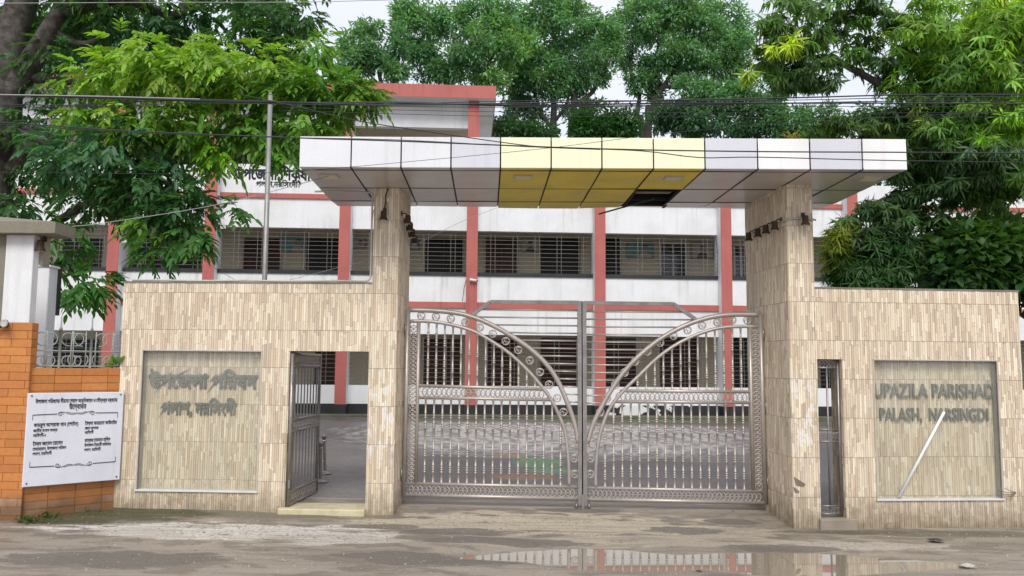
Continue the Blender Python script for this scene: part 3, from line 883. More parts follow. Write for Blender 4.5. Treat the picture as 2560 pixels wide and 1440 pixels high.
# ends, top and dark inside
mb = MB()
W_ = cs[-1]
for x0, x1, sgn in ((0.0, .012, 0), (W_ - .012, W_, 1)):
    mb.add([(x0, .022, .003), (x1, .022, .003), (x1 + SH * 2.36, 2.36, .03), (x0 + SH * 2.36, 2.36, .03), (x0, .022, CHT - .003), (x1, .022, CHT - .003), (x1 + SH * 2.36, 2.36, CHT - .003), (x0 + SH * 2.36, 2.36, CHT - .003)],
           [(0, 3, 2, 1), (4, 5, 6, 7), (0, 1, 5, 4), (1, 2, 6, 5), (2, 3, 7, 6), (3, 0, 4, 7)])
mb.build('end_panel', M['soffit_g'], can)
mb = MB(); mb.box(.02, W_ - .08, .025, 2.34, CHT - .03, CHT - .004); mb.build('roof_deck', M['concrete'], can)
mb = MB()
mb.box(.02, cs[7], .03, 2.33, .02 + .016, .05); mb.box(cs[8], W_ - .08, .03, 2.33, .036, .05)
for y in (.6, 1.1, 1.35, 1.9): mb.box(cs[7] - .02, cs[8] + .02, y, y + .035, .04, .075)
for x in (cs[7] - .03, cs[8] - .05): mb.box(x, x + .03, .1, 2.33, .012, .05)
mb.box(.05, W_ - .1, 2.29, 2.33, .04, CHT - .05)
mb.build('sub_frame', M['dark'], can)
MB().box(cs[7] + .03, cs[8] - .06, 1.04, 1.72, .085, .1).build('added_deck_plate', M['core'], can)  # deck plate added low in the open bay so that it catches light
p0_, p1_ = Vector((cs[7] - .35, 2.4, -.06)), Vector((cs[8] - .25, 1.75, .03))
mb = MB(); mb.bar(p0_, p1_, .02, .012); mb.build('loose_batten', M['iron'], can)
for px, py in ((828, 447), (1307, 455), (1680, 455), (2167, 452)):
    q = at(px, py, 9.45); lx = (q - ca).x; ly = .42
    mb = MB(); mb.box(lx - .105, lx + .105, ly - .10, ly + .10, -.012, .001)
    dl = mb.build('downlight', M['pvc'], can)
    mb = MB(); mb.box(lx - .085, lx + .085, ly - .08, ly + .08, -.0155, -.0118); mb.build('diffuser', M['lamp_panel'], dl)

# spotlights on the pillars
def lw_pt(s, d, z): return LW.o + LW.u * s + LW.n * d + Vector((0, 0, z))
def rw_pt(s, d, z): return RW.o + RW.u * s + RW.n * d + Vector((0, 0, z))
sx_, sz_ = LW.sz(962, 538)
lamp(lw_pt(sx_, -.012, sz_), 'single rusty bell spotlight hanging on the front of the left tiled pillar', None, (-math.sin(0), -1), 1.0)
mb = MB(); pt0 = lw_pt(sx_, -.02, zp - .08)
cab = thing('lamp_cable', 'short dark cable running from canopy to the spotlight on the left pillar front', 'cable', lw_pt(sx_, -.02, sz_ + .08))
MB().tube([(0, 0, 0), (.012, 0, .08), (.01, 0, .16), (.03, .0, .24), (.04, .01, zp - .08 - sz_ - .08)], .008, 5).build('cable', M['rust'], cab, True)
for k, (dd, zz) in enumerate(((.12, 548), (.3, 556), (.48, 563), (.66, 570))):
    z_ = LW.z(990, zz - 8, 0) - .02 * k
    lamp(lw_pt(P1 + .012, dd, z_), 'dark spotlight in the row on the inner side of the left pillar', 'spotlights inside the left pillar', (1, 0), .95)
sx_, sz_ = RW.sz(2006, 550)
lamp(rw_pt(sx_, -.012, sz_), 'single rusty bell spotlight on the front face of the right tiled pillar', None, (0, -1), 1.0)
for k, dd in enumerate((.14, .42, .68, 1.0)):
    lamp(rw_pt(R0_ - .012, dd, RW.z(1960, 555) - .03 * 0), 'dark spotlight in the row on the inner side of the right pillar', 'spotlights inside the right pillar', (-1, 0), .95)
con = thing('lamp_conduit', 'grey conduit linking the spotlights round the right tiled pillar', 'conduit', rw_pt(R0_, 0, RW.z(1960, 545)), RW.ang)
MB().tube([(R1_ - R0_ + .03, -.025, -.02), (R1_ - R0_ - .1, -.026, .0), (.05, -.026, -.01), (-.01, -.02, -.02), (-.026, .02, -.03), (-.026, .6, .0), (-.026, 1.15, .0)], .012, 6).build('pipe', M['pvc'], con, True)


# ------------------------------------------------------------------ main gate, two leaves
def Lz(x, y): return (980 + x * .40290, 720 + y * .40278)
def Rz(x, y): return (1420 + x * .40268, 720 + y * .40278)
def G(p): return at(p[0], p[1], GY)

def smooth_curve(pts, n=40):
    pts = [Vector(p) for p in pts]
    out = []
    for i in range(len(pts) - 1):
        p0, p1, p2, p3 = pts[max(i - 1, 0)], pts[i], pts[i + 1], pts[min(i + 2, len(pts) - 1)]
        m_ = max(2, n // (len(pts) - 1))
        for k in range(m_):
            t = k / m_
            out.append(.5 * ((2 * p1) + (p2 - p0) * t + (2 * p0 - 5 * p1 + 4 * p2 - p3) * t * t + (3 * p1 - p0 - 3 * p2 + p3) * t ** 3))
    out.append(pts[-1])
    return out

RINGS = {}
def ring_row(parent, a, b_, dia, step, sq=1.0):
    """row of interlocking rings from a to b"""
    key = (round(dia, 3), sq)
    if key not in RINGS:
        RINGS[key] = MB().torus((0, 0, 0), dia / 2, .0075, 14, 4).mesh('ring', True)
        RINGS[key].materials.append(M['steel'])
    n = max(1, int((b_ - a).length / step))
    for k in range(n):
        p = a.lerp(b_, (k + .5) / n)
        link('ring', RINGS[key], None, parent, loc=(p.x, p.y + (.004 if k % 2 else -.004), p.z))

def baluster(parent, xb, zb_, zt):
    h = zt - zb_
    if h < .05: return
    r = .0125
    prof = [(r * 1.35, 0), (r * 1.35, .02), (r, .025)]
    def beads(zc_, n, dz=.028):
        for k in range(n):
            z = zc_ + (k - (n - 1) / 2) * dz
            prof.extend([(r, z - .009), (r * 1.45, z - .005), (r * 1.45, z + .005), (r, z + .009)])
    if h > .75:
        beads(.17 * h, 4); beads(.36 * h, 4); beads(.68 * h, 3); beads(.80 * h, 3)
    elif h > .3:
        beads(.25 * h, 3, .024); beads(.6 * h, 3, .024)
    elif h > .12:
        beads(.5 * h, 2, .022)
    prof += [(r, h - .025), (r * 1.35, h - .02), (r * 1.35, h)]
    mb = MB(); mb.lathe(prof, (0, 0, 0), 7)
    mb.build('baluster', M['steel'], parent, True, loc=(xb.x, 0, zb_))

MEDAL = MB()
MEDAL.torus((0, 0, 0), .046, .0075, 18, 5)
MEDAL.torus((0, 0, .016), .018, .006, 12, 4, a0=.3, a1=5.4); MEDAL.torus((.014, 0, -.012), .016, .006, 10, 4, a0=2.2, a1=7.2); MEDAL.torus((-.016, 0, -.012), .015, .006, 10, 4, a0=-.8, a1=4.0)
medal_me = MEDAL.mesh('medallion', True); medal_me.materials.append(M['steel'])

def gate_leaf(side):
    T = Lz if side == 'L' else Rz
    if side == 'L':
        outer = [(100, 136), (250, 140), (400, 155), (500, 180), (600, 220), (720, 285), (850, 372), (950, 465), (1025, 570), (1083, 700), (1120, 800), (1143, 880), (1155, 960)]
        inner = [(105, 206), (250, 208), (400, 235), (520, 275), (640, 345), (740, 415), (850, 520), (940, 625), (990, 695), (1040, 800), (1075, 900), (1093, 1050), (1098, 1130), (1100, 1228)]
        meds = [(182, 172), (273, 178), (365, 190), (455, 213), (545, 245), (626, 284), (706, 330), (783, 385), (855, 450), (918, 522), (975, 600), (1025, 683), (1064, 770), (1095, 862), (1118, 963), (1131, 1058), (1134, 1155)]
        stile = [(100, 133), (72, 1295)]; st2 = [(167, 212), (147, 1210)]
        mid = [((165, 606), (942, 628)), ((163, 680), (990, 694))]
        bot = [((85, 1213), (1152, 1236)), ((76, 1284), (1152, 1308))]
        post = [(1165, 82), (1170, 1345)]
        ext = [(1160, 90), (608, 86), (490, 174)]
        low = [(200 + 52.8 * k) for k in range(17)]; upx = [220 + 51.3 * k for k in range(14)]
        lat = ((135, 216), (120, 1205)); latm = ((172, 643), (958, 660)); latb = ((92, 1249), (1148, 1272))
        wheel = (1143, 1352); hinges = [(84, 258), (79, 702), (60, 1160)]
        lab = 'left stainless steel gate leaf, arched with medallions, hung on the left pillar'
        wx = 1130
    else:
        outer = [(1192, 166), (1000, 166), (850, 190), (700, 245), (560, 325), (430, 432), (330, 543), (252, 660), (192, 770), (150, 860), (122, 960)]
        inner = [(1192, 239), (1000, 241), (860, 268), (700, 335), (560, 430), (440, 545), (360, 622), (300, 690), (250, 765), (213, 860), (190, 950), (177, 1060), (172, 1150), (172, 1236)]
        meds = [(1113, 200), (1020, 200), (927, 213), (832, 232), (742, 262), (655, 297), (572, 340), (493, 395), (417, 456), (351, 525), (293, 602), (241, 685), (200, 772), (168, 862), (148, 963), (140, 1058), (138, 1155)]
        stile = [(1192, 160), (1226, 1340)]; st2 = [(1128, 240), (1150, 1252)]
        mid = [((322, 638), (1132, 645)), ((278, 705), (1134, 712))]
        bot = [((112, 1240), (1218, 1263)), ((112, 1311), (1226, 1333))]
        post = [(98, 84), (102, 1348)]
        ext = [(98, 92), (655, 99), (792, 194)]
        low = [230 + 54 * k for k in range(17)]; upx = [378 + 53.8 * k for k in range(14)]
        lat = ((1160, 246), (1185, 1245)); latm = ((312, 674), (1128, 680)); latb = ((118, 1276), (1212, 1298))
        wheel = (130, 1354); hinges = [(1212, 288), (1230, 742), (1240, 1210)]
        lab = 'right stainless steel gate leaf, arched with medallions, hung on the right deep pillar'
    base = G(T(*stile[1]))
    t = thing('gate_leaf', lab, 'gate', (base.x, GY, base.z))
    def g(p):
        q = G(T(*p)); return Vector((q.x - base.x, 0, q.z - base.z))
    oc = smooth_curve([g(p) for p in outer], 44); ic = smooth_curve([g(p) for p in inner], 44)
    def curve_z(c, x):
        for i in range(len(c) - 1):
            a, b_ = c[i].x, c[i + 1].x
            if min(a, b_) <= x <= max(a, b_) and abs(a - b_) > 1e-6:
                return c[i].z + (c[i + 1].z - c[i].z) * (x - a) / (b_ - a)
        return None
    def curve_x(c, z):
        for i in range(len(c) - 1):
            a, b_ = c[i].z, c[i + 1].z
            if min(a, b_) <= z <= max(a, b_) and abs(a - b_) > 1e-6:
                return c[i].x + (c[i + 1].x - c[i].x) * (z - a) / (b_ - a)
        return None
    MB().tube(oc, .030, 8).build('outer_arch', M['steel'], t, True)
    MB().tube(ic, .022, 8).build('inner_arch', M['steel'], t, True)
    MB().tube([g(stile[0]), g(stile[1])], .030, 8).build('hinge_stile', M['steel'], t, True)
    MB().tube([g(st2[0]), g(st2[1])], .022, 8).build('lattice_stile', M['steel'], t, True)
    for a, b_ in mid: MB().tube([g(a), g(b_)], .020, 8).build('middle_rail', M['steel'], t, True)
    for k, (a, b_) in enumerate(bot): MB().tube([g(a), g(b_)], .024 if k else .02, 8).build('bottom_rail', M['steel'], t, True)
    MB().bar(g(post[0]), g(post[1]), .062, .06).build('meeting_post', M['dull_steel'], t)
    e = [g(p) for p in ext]
    mb = MB(); mb.bar(e[0], e[1], .045, .04); mb.bar(e[1], e[2], .045, .04); mb.build('top_frame', M['dull_steel'], t)
    # horizontal rods between the meeting post and the arch
    k = 0
    px_ = g(post[0]).x
    for k in range(13):
        zr = g((1160 if side == 'L' else 98, (140 if side == 'L' else 146) + 47.4 * k)).z
        x = curve_x(oc, zr)
        # above the arch top the rods end at the slanting brace
        zx = None
        if e[2].z < zr < e[1].z: zx = e[1].x + (e[2].x - e[1].x) * (zr - e[1].z) / (e[2].z - e[1].z)
        if zx is not None: x = zx
        if x is None: continue
        MB().tube([(px_, 0, zr), (x, 0, zr + .004)], .0105, 6).build('rod', M['steel'], t, True)
    for p in meds: link('medallion', medal_me, None, t, loc=g(p), rot=(0, random.uniform(-.3, .3), 0))
    # lattice strips of rings
    la = MB(); p, q = g(lat[0]), g(lat[1])
    la.tube([p + Vector((0, .0, 0)), q], .004, 4); lo_ = la.build('lattice_strip', M['steel'], t); ring_row(lo_, p, q, .088, .050)
    la = MB(); p, q = g(latm[0]), g(latm[1]); la.tube([p, q], .004, 4); lo_ = la.build('lattice_strip', M['steel'], t); ring_row(lo_, p, q, .118, .060)
    la = MB(); p, q = g(latb[0]), g(latb[1]); la.tube([p, q], .004, 4); lo_ = la.build('lattice_strip', M['steel'], t); ring_row(lo_, p, q, .108, .054)
    # balusters
    for x in low:
        q = g((x, 1000)); p_bot = g((x, 1218))
        fb = (p_bot.x - g(bot[0][0]).x) / (g(bot[0][1]).x - g(bot[0][0]).x)
        zb0 = g(bot[0][0]).lerp(g(bot[0][1]), fb).z + .012
        fm = (p_bot.x - g(mid[1][0]).x) / (g(mid[1][1]).x - g(mid[1][0]).x)
        zt0 = g(mid[1][0]).lerp(g(mid[1][1]), fm).z - .012
        zi = curve_z(ic, p_bot.x)
        if zi is not None: zt0 = min(zt0, zi - .012)
        baluster(t, p_bot, zb0, zt0)
    for x in upx:
        p_bot = g((x, 606))
        fm = (p_bot.x - g(mid[0][0]).x) / (g(mid[0][1]).x - g(mid[0][0]).x)
        zb0 = g(mid[0][0]).lerp(g(mid[0][1]), fm).z + .012
        zi = curve_z(ic, p_bot.x)
        if zi is None: continue
        baluster(t, p_bot, zb0, zi - .012)
    # wheel
    wc = g(wheel)
    mb = MB(); mb.torus((wc.x, .0, wc.z), .034, .013, 16, 6, 'x'); mb.tube([(wc.x - .02, 0, wc.z), (wc.x + .02, 0, wc.z)], .012, 8)
    wo_ = mb.build('wheel', M['dull_steel'], t, True)
    mb = MB(); mb.bar((wc.x - .022, 0, wc.z), (wc.x - .022, 0, wc.z + .09), .006, .03); mb.bar((wc.x + .022, 0, wc.z), (wc.x + .022, 0, wc.z + .09), .006, .03); mb.build('fork', M['dull_steel'], wo_)
    sgn = -1 if side == 'L' else 1
    for h in hinges:
        c = g(h)
        mb = MB(); mb.tube([(c.x, 0, c.z - .07), (c.x, 0, c.z + .07)], .017, 7); mb.tube([(c.x, 0, c.z), (c.x + sgn * .085, .0, c.z)], .013, 6)
        mb.build('hinge', M['dull_steel'], t, True)
    return t
gate_leaf('L'); gate_leaf('R')
p = at(1457, 1262, GY)
bolt = thing('drop_bolt', 'steel drop bolt standing between the two gate leaves', 'bolt', (p.x, GY - .03, float(ground_z(p.x, GY)) - .03))
MB().bar((0, 0, 0), (0, 0, .20), .03, .02).build('bolt', M['dull_steel'], bolt)

# ------------------------------------------------------------------ pedestrian gate, swung inwards
hp = lw_pt(d0 + .035, .03, LW.z(722, 1268) + .02)
fp = at(790, 1236, 11.2)
ang = math.atan2(fp.y - hp.y, fp.x - hp.x)
wd = math.hypot(fp.x - hp.x, fp.y - hp.y)
Hh = dz1 - .03 - hp.z
pg = thing('pedestrian_gate', 'narrow stainless pedestrian gate swung open in the tiled doorway', 'gate', hp, ang)
MB().tube([(0, 0, -.02), (0, 0, Hh)], .026, 8).build('hinge_stile', M['dull_steel'], pg, True)
MB().tube([(wd, 0, 0), (wd, 0, Hh)], .022, 8).build('lock_stile', M['dull_steel'], pg, True)
zr_ = [0.0, .15, .86, 1.0, Hh - .15, Hh - .01]
for z in zr_: MB().tube([(0, 0, z), (wd, 0, z)], .02, 8).build('rail', M['dull_steel'], pg, True)
for a, b_ in ((.15, .86), (1.0, Hh - .15)):
    for k in range(8):
        x = wd * (k + 1) / 9
        MB().lathe([(.009, 0), (.009, b_ - a)], (0, 0, 0), 7).build('baluster', M['dull_steel'], pg, True, loc=(x, 0, a))
for a, b_ in ((0, .15), (.86, 1.0), (Hh - .15, Hh - .01)):
    zc_ = (a + b_) / 2
    la = MB(); la.tube([(0, 0, zc_), (wd, 0, zc_)], .004, 4); lo_ = la.build('lattice_strip', M['dull_steel'], pg)
    for k in range(int(wd / .062)):
        link('ring', RINGS[(.108, 1.0)], None, lo_, loc=(.05 + k * .062, .003 * (k % 2), zc_))
for z in (.25, 1.0, Hh - .3):
    MB().bar((-.02, -.02, z - .05), (-.02, -.02, z + .05), .05, .02).build('hinge', M['dull_steel'], pg)

# stanchions with chain just inside
def stanchion(px, pyb, pyt, Y, lean):
    b_ = at(px, pyb, Y); b_.z = float(ground_z(b_.x, Y, False))
    top = at(px, pyt, Y).z
    h = top - b_.z
    t = thing('stanchion', lab_st[0], 'post', b_, 0)
    t.rotation_euler = (0, lean, 0)
    MB().lathe([(0, 0), (.10, 0), (.10, .012), (.03, .03), (.024, .05)], n=12).build('base', M['stanchion'], t, True)
    MB().lathe([(.024, .03), (.024, h - .11)], n=10).build('shaft', M['stanchion'], t, True)
    MB().lathe([(.024, h - .115), (.038, h - .11), (.038, h - .10), (.022, h - .09), (.026, h - .075), (.04, h - .05), (.043, h - .035), (.036, h - .012), (.0, h)], n=12).build('ball_cap', M['stanchion'], t, True)
    mb = MB()
    for k in range(9):
        z = h - .16 - k * .03
        mb.torus((-.035 - .012 * math.sin(k * .5), 0, z), .015, .004, 8, 4, 'y' if k % 2 else 'x')
    mb.build('chain', M['cctv'], t, True)
    return t
lab_st = ['ball-topped steel stanchion standing closer to the open pedestrian gate']
stanchion(801, 1205, 1103, 11.9, -.03)
lab_st[0] = 'ball-topped steel stanchion further inside the yard, leaning slightly'
stanchion(813, 1183, 1085, 12.6, -.06)


# ------------------------------------------------------------------ orange brick boundary wall at the left, with gate post
OP = plane_between(62, 1100, 9.45, 304, 1100, 10.17)
ob = thing('brick_boundary_wall', 'orange brick-tiled boundary wall angled back behind the white plaque', 'wall', (OP.o.x, OP.o.y, 0), OP.ang)
o_len = OP.s(300, 1100)
o_top = OP.z(180, 920)
MB().box(.0, o_len + .02, .02, .22, -.3, o_top - .01).build('wall_core', M['grout'], ob)
BR = [(.55, .21, .05), (.52, .195, .047), (.57, .22, .055), (.50, .18, .045), (.56, .225, .06)]
BR2 = [(.46, .26, .13), (.42, .22, .11), (.5, .3, .17)]
def brick_courses(parent, s0, s1, z0, z1, pt, bw=.25, bh=.093, pal=BR, stack=False):
    j = 0
    z = z1
    while z - bh > z0 - bh:
        off = -bw * (.5 if j % 2 and not stack else 0) * 1.0
        s = s0 + off
        while s < s1:
            a, b_ = max(s, s0), min(s + bw, s1)
            if b_ - a > .012:
                q = random.choice(pal if z > .28 or pal is not BR else BR2 + BR[:2]); k = random.uniform(.9, 1.08); q = tuple(x * k for x in q)
                o_ = random.choice((.006, .007, .008)); g_ = .0035
                x0, x1, zz0, zz1 = a + g_ / 2, b_ - g_ / 2, z - bh + g_ / 2, z - g_ / 2
                mb = MB()
                V = [pt(x0, zz0, 0), pt(x1, zz0, 0), pt(x1, zz1, 0), pt(x0, zz1, 0), pt(x0 + .002, zz0 + .002, o_), pt(x1 - .002, zz0 + .002, o_), pt(x1 - .002, zz1 - .002, o_), pt(x0 + .002, zz1 - .002, o_)]
                mb.add(V, [(4, 5, 6, 7), (0, 1, 5, 4), (1, 2, 6, 5), (2, 3, 7, 6), (3, 0, 4, 7)], q)
                mb.build('brick', M['brick'], parent)
            s += bw
        z -= bh; j += 1
brick_courses(ob, -.02, o_len, -.1, o_top, lambda s, z, o: (s, .018 - o, z), .29, .088, stack=True)
# scroll railing on the wall
fr = thing('scroll_railing', 'flaking wrought iron scroll railing on the orange brick wall', 'railing', OP.o + OP.u * .0 + OP.n * .12 + Vector((0, 0, o_top)), OP.ang)
rh = OP.z(180, 825) - o_top
spike = OP.z(180, 790) - o_top
for x in (.02, .53, o_len - .02): pass
for fxp in (148, 226):
    x = OP.s(fxp, 900, .12)
    MB().lathe([(.016, 0), (.016, rh), (.022, rh), (.010, rh + .04), (.006, spike), (0, spike + .02)], n=7).build('spike_post', M['green_iron'], fr, True, loc=(x, 0, 0))
MB().tube([(0, 0, rh * .45), (o_len, 0, rh * .45)], .008, 5).build('rail', M['green_iron'], fr)
MB().tube([(0, 0, .02), (o_len, 0, .02)], .008, 5).build('rail', M['green_iron'], fr)
cxs = [OP.s(x, 880, .12) for x in (104, 124, 170, 190, 202, 250, 272, 292)]
for x in cxs:
    mb = MB()
    s_ = 1 if cxs.index(x) % 2 else -1
    for zc_, a0, a1 in ((rh * .78, -1.8, 3.9), (rh * .2, -3.9, 1.8)):
        r_ = rh * .2
        pts = []
        for k in range(26):
            a = a0 + (a1 - a0) * k / 25
            rr = r_ * (1 - .45 * k / 25)
            pts.append((x + s_ * (rr * math.cos(a)), 0, zc_ + rr * math.sin(a)))
        mb.tube(pts, .007, 5)
    mb.tube([(x - s_ * .05, 0, 0), (x - s_ * .055, 0, rh * .5), (x - s_ * .05, 0, rh * .98)], .007, 5)
    mb.build('scroll', M['green_iron'], fr, True)
# brick gate post with white column and concrete cap
q0 = at(-70, 1100, 9.4); q1 = at(62, 1100, 9.4)
PP = Plane((q0.x, q0.y, 0), .0)
gp = thing('boundary_gate_post', 'orange brick pier carrying a white column and mossy concrete cap', 'pillar', (q0.x, q0.y, 0), 0)
pw = q1.x - q0.x
pz = PP.z(30, 806)
MB().box(0, pw - .02, .02, .16, -.3, pz - .01).build('pier_core', M['grout'], gp)
brick_courses(gp, 0, pw, -.1, pz, lambda s, z, o: (s, .02 - o, z), .36)
brick_courses(gp, .02, .16, -.1, pz, lambda s, z, o: (pw - .02 + o, s, z), .31)
c0, c1 = PP.s(5, 700), PP.s(75, 700)
czt = PP.z(40, 586)
MB().bbox(c0, c1, .03, .15, pz - .005, czt, .006).build('white_column', M['white'], gp)
MB().box(c0 - .5, c0, .05, .15, pz - .005, czt).build('white_panel', M['concrete'], gp)
b0, b1 = PP.s(75, 640, .6), PP.s(132, 620, .9)
MB().box(c1 + .003, PP.s(126, 620, .3), .155, .3, PP.z(100, 665, .2), czt).build('cap_beam', M['core'], gp)
mb = MB()
e0, e1 = -.5, PP.s(140, 580, -.1)
zc0, zc1 = czt + .001, czt + .13
apx = PP.s(40, 548, .4)
mb.add([(e0, -.12, zc0), (e1, -.12, zc0), (e1, .32, zc0), (e0, .32, zc0), (e0, -.12, zc1), (e1, -.12, zc1), (e1, .32, zc1), (e0, .32, zc1), (apx, .1, zc1 + .09)],
       [(3, 2, 1, 0), (0, 1, 5, 4), (1, 2, 6, 5), (2, 3, 7, 6), (3, 0, 4, 7), (4, 5, 8), (5, 6, 8), (6, 7, 8), (7, 4, 8)])
mb.build('concrete_cap', M['concrete'], gp)
lamp(Vector((q0.x, q0.y, 0)) + Vector((PP.s(112, 622, .15), .15, PP.z(112, 612, .15))), 'small dark spotlight tucked under the mossy concrete cap', None, (0, -1), 1.1)
fl = thing('floodlight', 'round grey floodlight on the orange brick pier beside the white column', 'lamp', Vector((q0.x, q0.y, 0)) + Vector((PP.s(24, 812), -.04, PP.z(24, 812))))
MB().tube([(-.12, -.01, -.05), (-.06, -.02, 0), (0, -.03, .01)], [.02, .035, .05], 8).build('housing', M['rust'], fl, True)
mb = MB(); mb.torus((.005, -.075, .01), .036, .010, 14, 6); mb.lathe([(0, 0), (.001, 0)], (0, 0, 0)); mb.build('rim', M['pvc'], fl, True)
mb = MB(); mb.tube([(.005, -.07, .01), (.005, -.079, .01)], .034, 12); mb.build('lens', M['lens'], fl)
# white post and dark board behind the wall
wp = at(92, 900, 10.7)
post = thing('white_post', 'slim white post standing behind the orange wall beside a dark box', 'post', (wp.x, 10.7, float(ground_z(wp.x, 10.7))))
hz = at(92, 668, 10.7).z - post.location.z
MB().bbox(-.08, .09, 0, .2, 0, hz, .01).build('shaft', M['white'], post)
MB().bbox(-.10, .11, -.02, .22, hz + .001, hz + .03, .01).build('cap', M['white'], post)
mb = MB(); bx = at(112, 800, 10.8); z1_, z0_ = at(112, 672, 10.8).z, at(112, 786, 10.8).z
meter = thing('meter_box', 'narrow dark metal box fixed beside the slim white post', 'box', (bx.x, 10.8, z0_))
MB().bbox(-.055, .05, 0, .25, 0, z1_ - z0_, .01).build('case', M['iron'], meter)
MB().bbox(-.06, .06, -.03, .28, z1_ - z0_ + .001, z1_ - z0_ + .02, .005).build('lid', M['rust'], meter)
MB().tube([(-.02, .1, 0), (-.02, .1, -.05), (-.03, .1, -.8)], .025, 7).build('pipe', M['pvc'], meter, True)

# ------------------------------------------------------------------ marble plaque
PQ = Plane(OP.o, OP.ang - .02)
pa = PQ.sz(57, 1218, -.06); pb = PQ.sz(300, 1200, -.06); pc = PQ.sz(68, 985, -.06); pd = PQ.sz(310, 978, -.06)
s0_, s1_ = (pa[0] + pc[0]) / 2, (pb[0] + pd[0]) / 2
zz0, zz1 = (pa[1] + pb[1]) / 2, (pc[1] + pd[1]) / 2
Wq, Hq = s1_ - s0_, zz1 - zz0
pl = thing('marble_plaque', 'white marble plaque with Bengali inscription fixed to the orange brick wall', 'plaque', PQ.o + PQ.u * s0_ + PQ.n * -.06 + Vector((0, 0, zz0)), PQ.ang)
MB().bbox(0, Wq, 0, .045, 0, Hq, .006).build('slab', M['marble'], pl)
for bx_, bz_ in ((.04, .04), (Wq - .04, .04), (.04, Hq - .03), (Wq - .04, Hq - .03)):
    MB().tube([(bx_, 0, bz_), (bx_, -.008, bz_)], .009, 8).build('fixing_screw', M['rust'], pl)
def ptext(body, x, y, h, wid, bold=.035):
    me = text_mesh(body, h * Hq, bold, width=wid * Wq, depth=.05)
    link('inscription', me, M['ink'], pl, loc=(x * Wq, -.0015, (1 - y) * Hq - h * Hq * .35))
for body, x, y, h, wid in (('উপজেলা পরিষদের সীমানা দেয়াল আধুনিকায়ন ও সৌন্দর্য বর্ধনের', .08, .09, .058, .85), ('উদ্বোধন', .42, .155, .08, .18),
        ('কামরুল আশরাফ খান (পোটন)', .075, .345, .056, .45), ('জাতীয় সংসদ সদস্য', .075, .405, .046, .24), ('নরসিংদী-২', .075, .455, .046, .13),
        ('সৈয়দা ফারহানা কাউনাইন', .595, .345, .056, .355), ('জেলা প্রশাসক', .595, .40, .046, .155), ('নরসিংদী', .595, .447, .046, .095),
        ('সৈয়দ জাবেদ হোসেন', .08, .545, .056, .31), ('চেয়ারম্যান, উপজেলা পরিষদ', .08, .60, .046, .345), ('পলাশ, নরসিংদী', .08, .652, .046, .195),
        ('ভাস্কর দেবনাথ বাপ্পি', .60, .535, .056, .275), ('উপজেলা নির্বাহী অফিসার', .60, .588, .046, .285), ('পলাশ, নরসিংদী', .60, .64, .046, .18)):
    ptext(body, x, y, h, wid)
def flourish(yc, flip):
    mb = MB()
    f = -1 if flip else 1
    Z = lambda v: (1 - yc) * Hq + f * v * Hq
    w_ = .0055
    mb.tube([(.06 * Wq, -.002, Z(-.055)), (.06 * Wq, -.002, Z(0))], .003, 4); mb.tube([(.94 * Wq, -.002, Z(-.055)), (.94 * Wq, -.002, Z(0))], .003, 4)
    mb.tube([(.06 * Wq, -.002, Z(0)), (.30 * Wq, -.002, Z(.004))], w_, 4); mb.tube([(.70 * Wq, -.002, Z(.004)), (.94 * Wq, -.002, Z(0))], w_, 4)
    for sg in (-1, 1):
        c = .5 * Wq + sg * .165 * Wq
        pts = [(c + sg * Wq * .028 * (1 - k / 22) * math.cos(k * .42) * -1, -.002, Z(-.004) + f * Hq * .026 * (1 - k / 22) * math.sin(k * .42)) for k in range(20)]
        mb.tube(pts, .0032, 4)
        pts = [(.5 * Wq + sg * Wq * x, -.002, Z(z)) for x, z in ((.19, .012), (.16, .026), (.11, .016), (.06, -.004), (.02, -.002), (0, .012))]
        mb.tube(pts, .0035, 4)
        mb.tube([(.5 * Wq + sg * Wq * x, -.002, Z(z)) for x, z in ((.10, .024), (.05, .008), (.015, .012))], .0028, 4)
    mb.build('flourish', M['ink'], pl)
flourish(.235, False); flourish(.79, True)


# ------------------------------------------------------------------ office building behind the yard
bd = thing('office_building', 'long white office block with red columns and grilled verandahs across the yard', 'building', (BP.o.x, BP.o.y, 0), BP.ang)
colpx = [(-20, 640), (282, 640), (522, 640), (860, 640), (1180, 640), (1500, 640), (1816, 640), (2132, 560), (2450, 560), (2770, 560)]
CP = -.34                                                       # column faces stand proud of the panels
cu = [BP.s(x, y, CP) for x, y in colpx]
xr = 1340
Zl = {k: BP.z(xr, y, 0) for k, y in dict(g=1046, plinth=1012, dado=966, o1=838, beam0=773, beam1=758, par=693, sill=684, o2=580).items()}
Zl['b2_0'] = BP.z(690, 496, 0); Zl['b2_1'] = BP.z(690, 484, 0); Zl['par2'] = BP.z(690, 412, 0); Zl['o3'] = BP.z(1030, 318, 0)
Zl['top3'] = Zl['o3'] + .80
gb = float(ground_z(0, 22.2, False))
cw = .145
def part(name, mat, x0, x1, y0, y1, z0, z1, parent=bd, b=0):
    mb = MB()
    if b: mb.bbox(x0, x1, y0, y1, z0, z1, b)
    else: mb.box(x0, x1, y0, y1, z0, z1)
    return mb.build(name, M[mat], parent)
for i, u in enumerate(cu):
    third = i <= 4
    top = Zl['top3'] if third else Zl['b2_1'] + .9
    c = part('column', 'white', u - cw, u + cw, CP + .004, .25, gb - .2, top)
    part('red_face', 'red', u - cw - .002, u + cw + .002, CP - .012, CP + .0035, Zl['plinth'], top, c)
    part('black_foot', 'black', u - cw - .006, u + cw + .006, CP - .016, .02, gb - .2, Zl['plinth'] - .002, c)

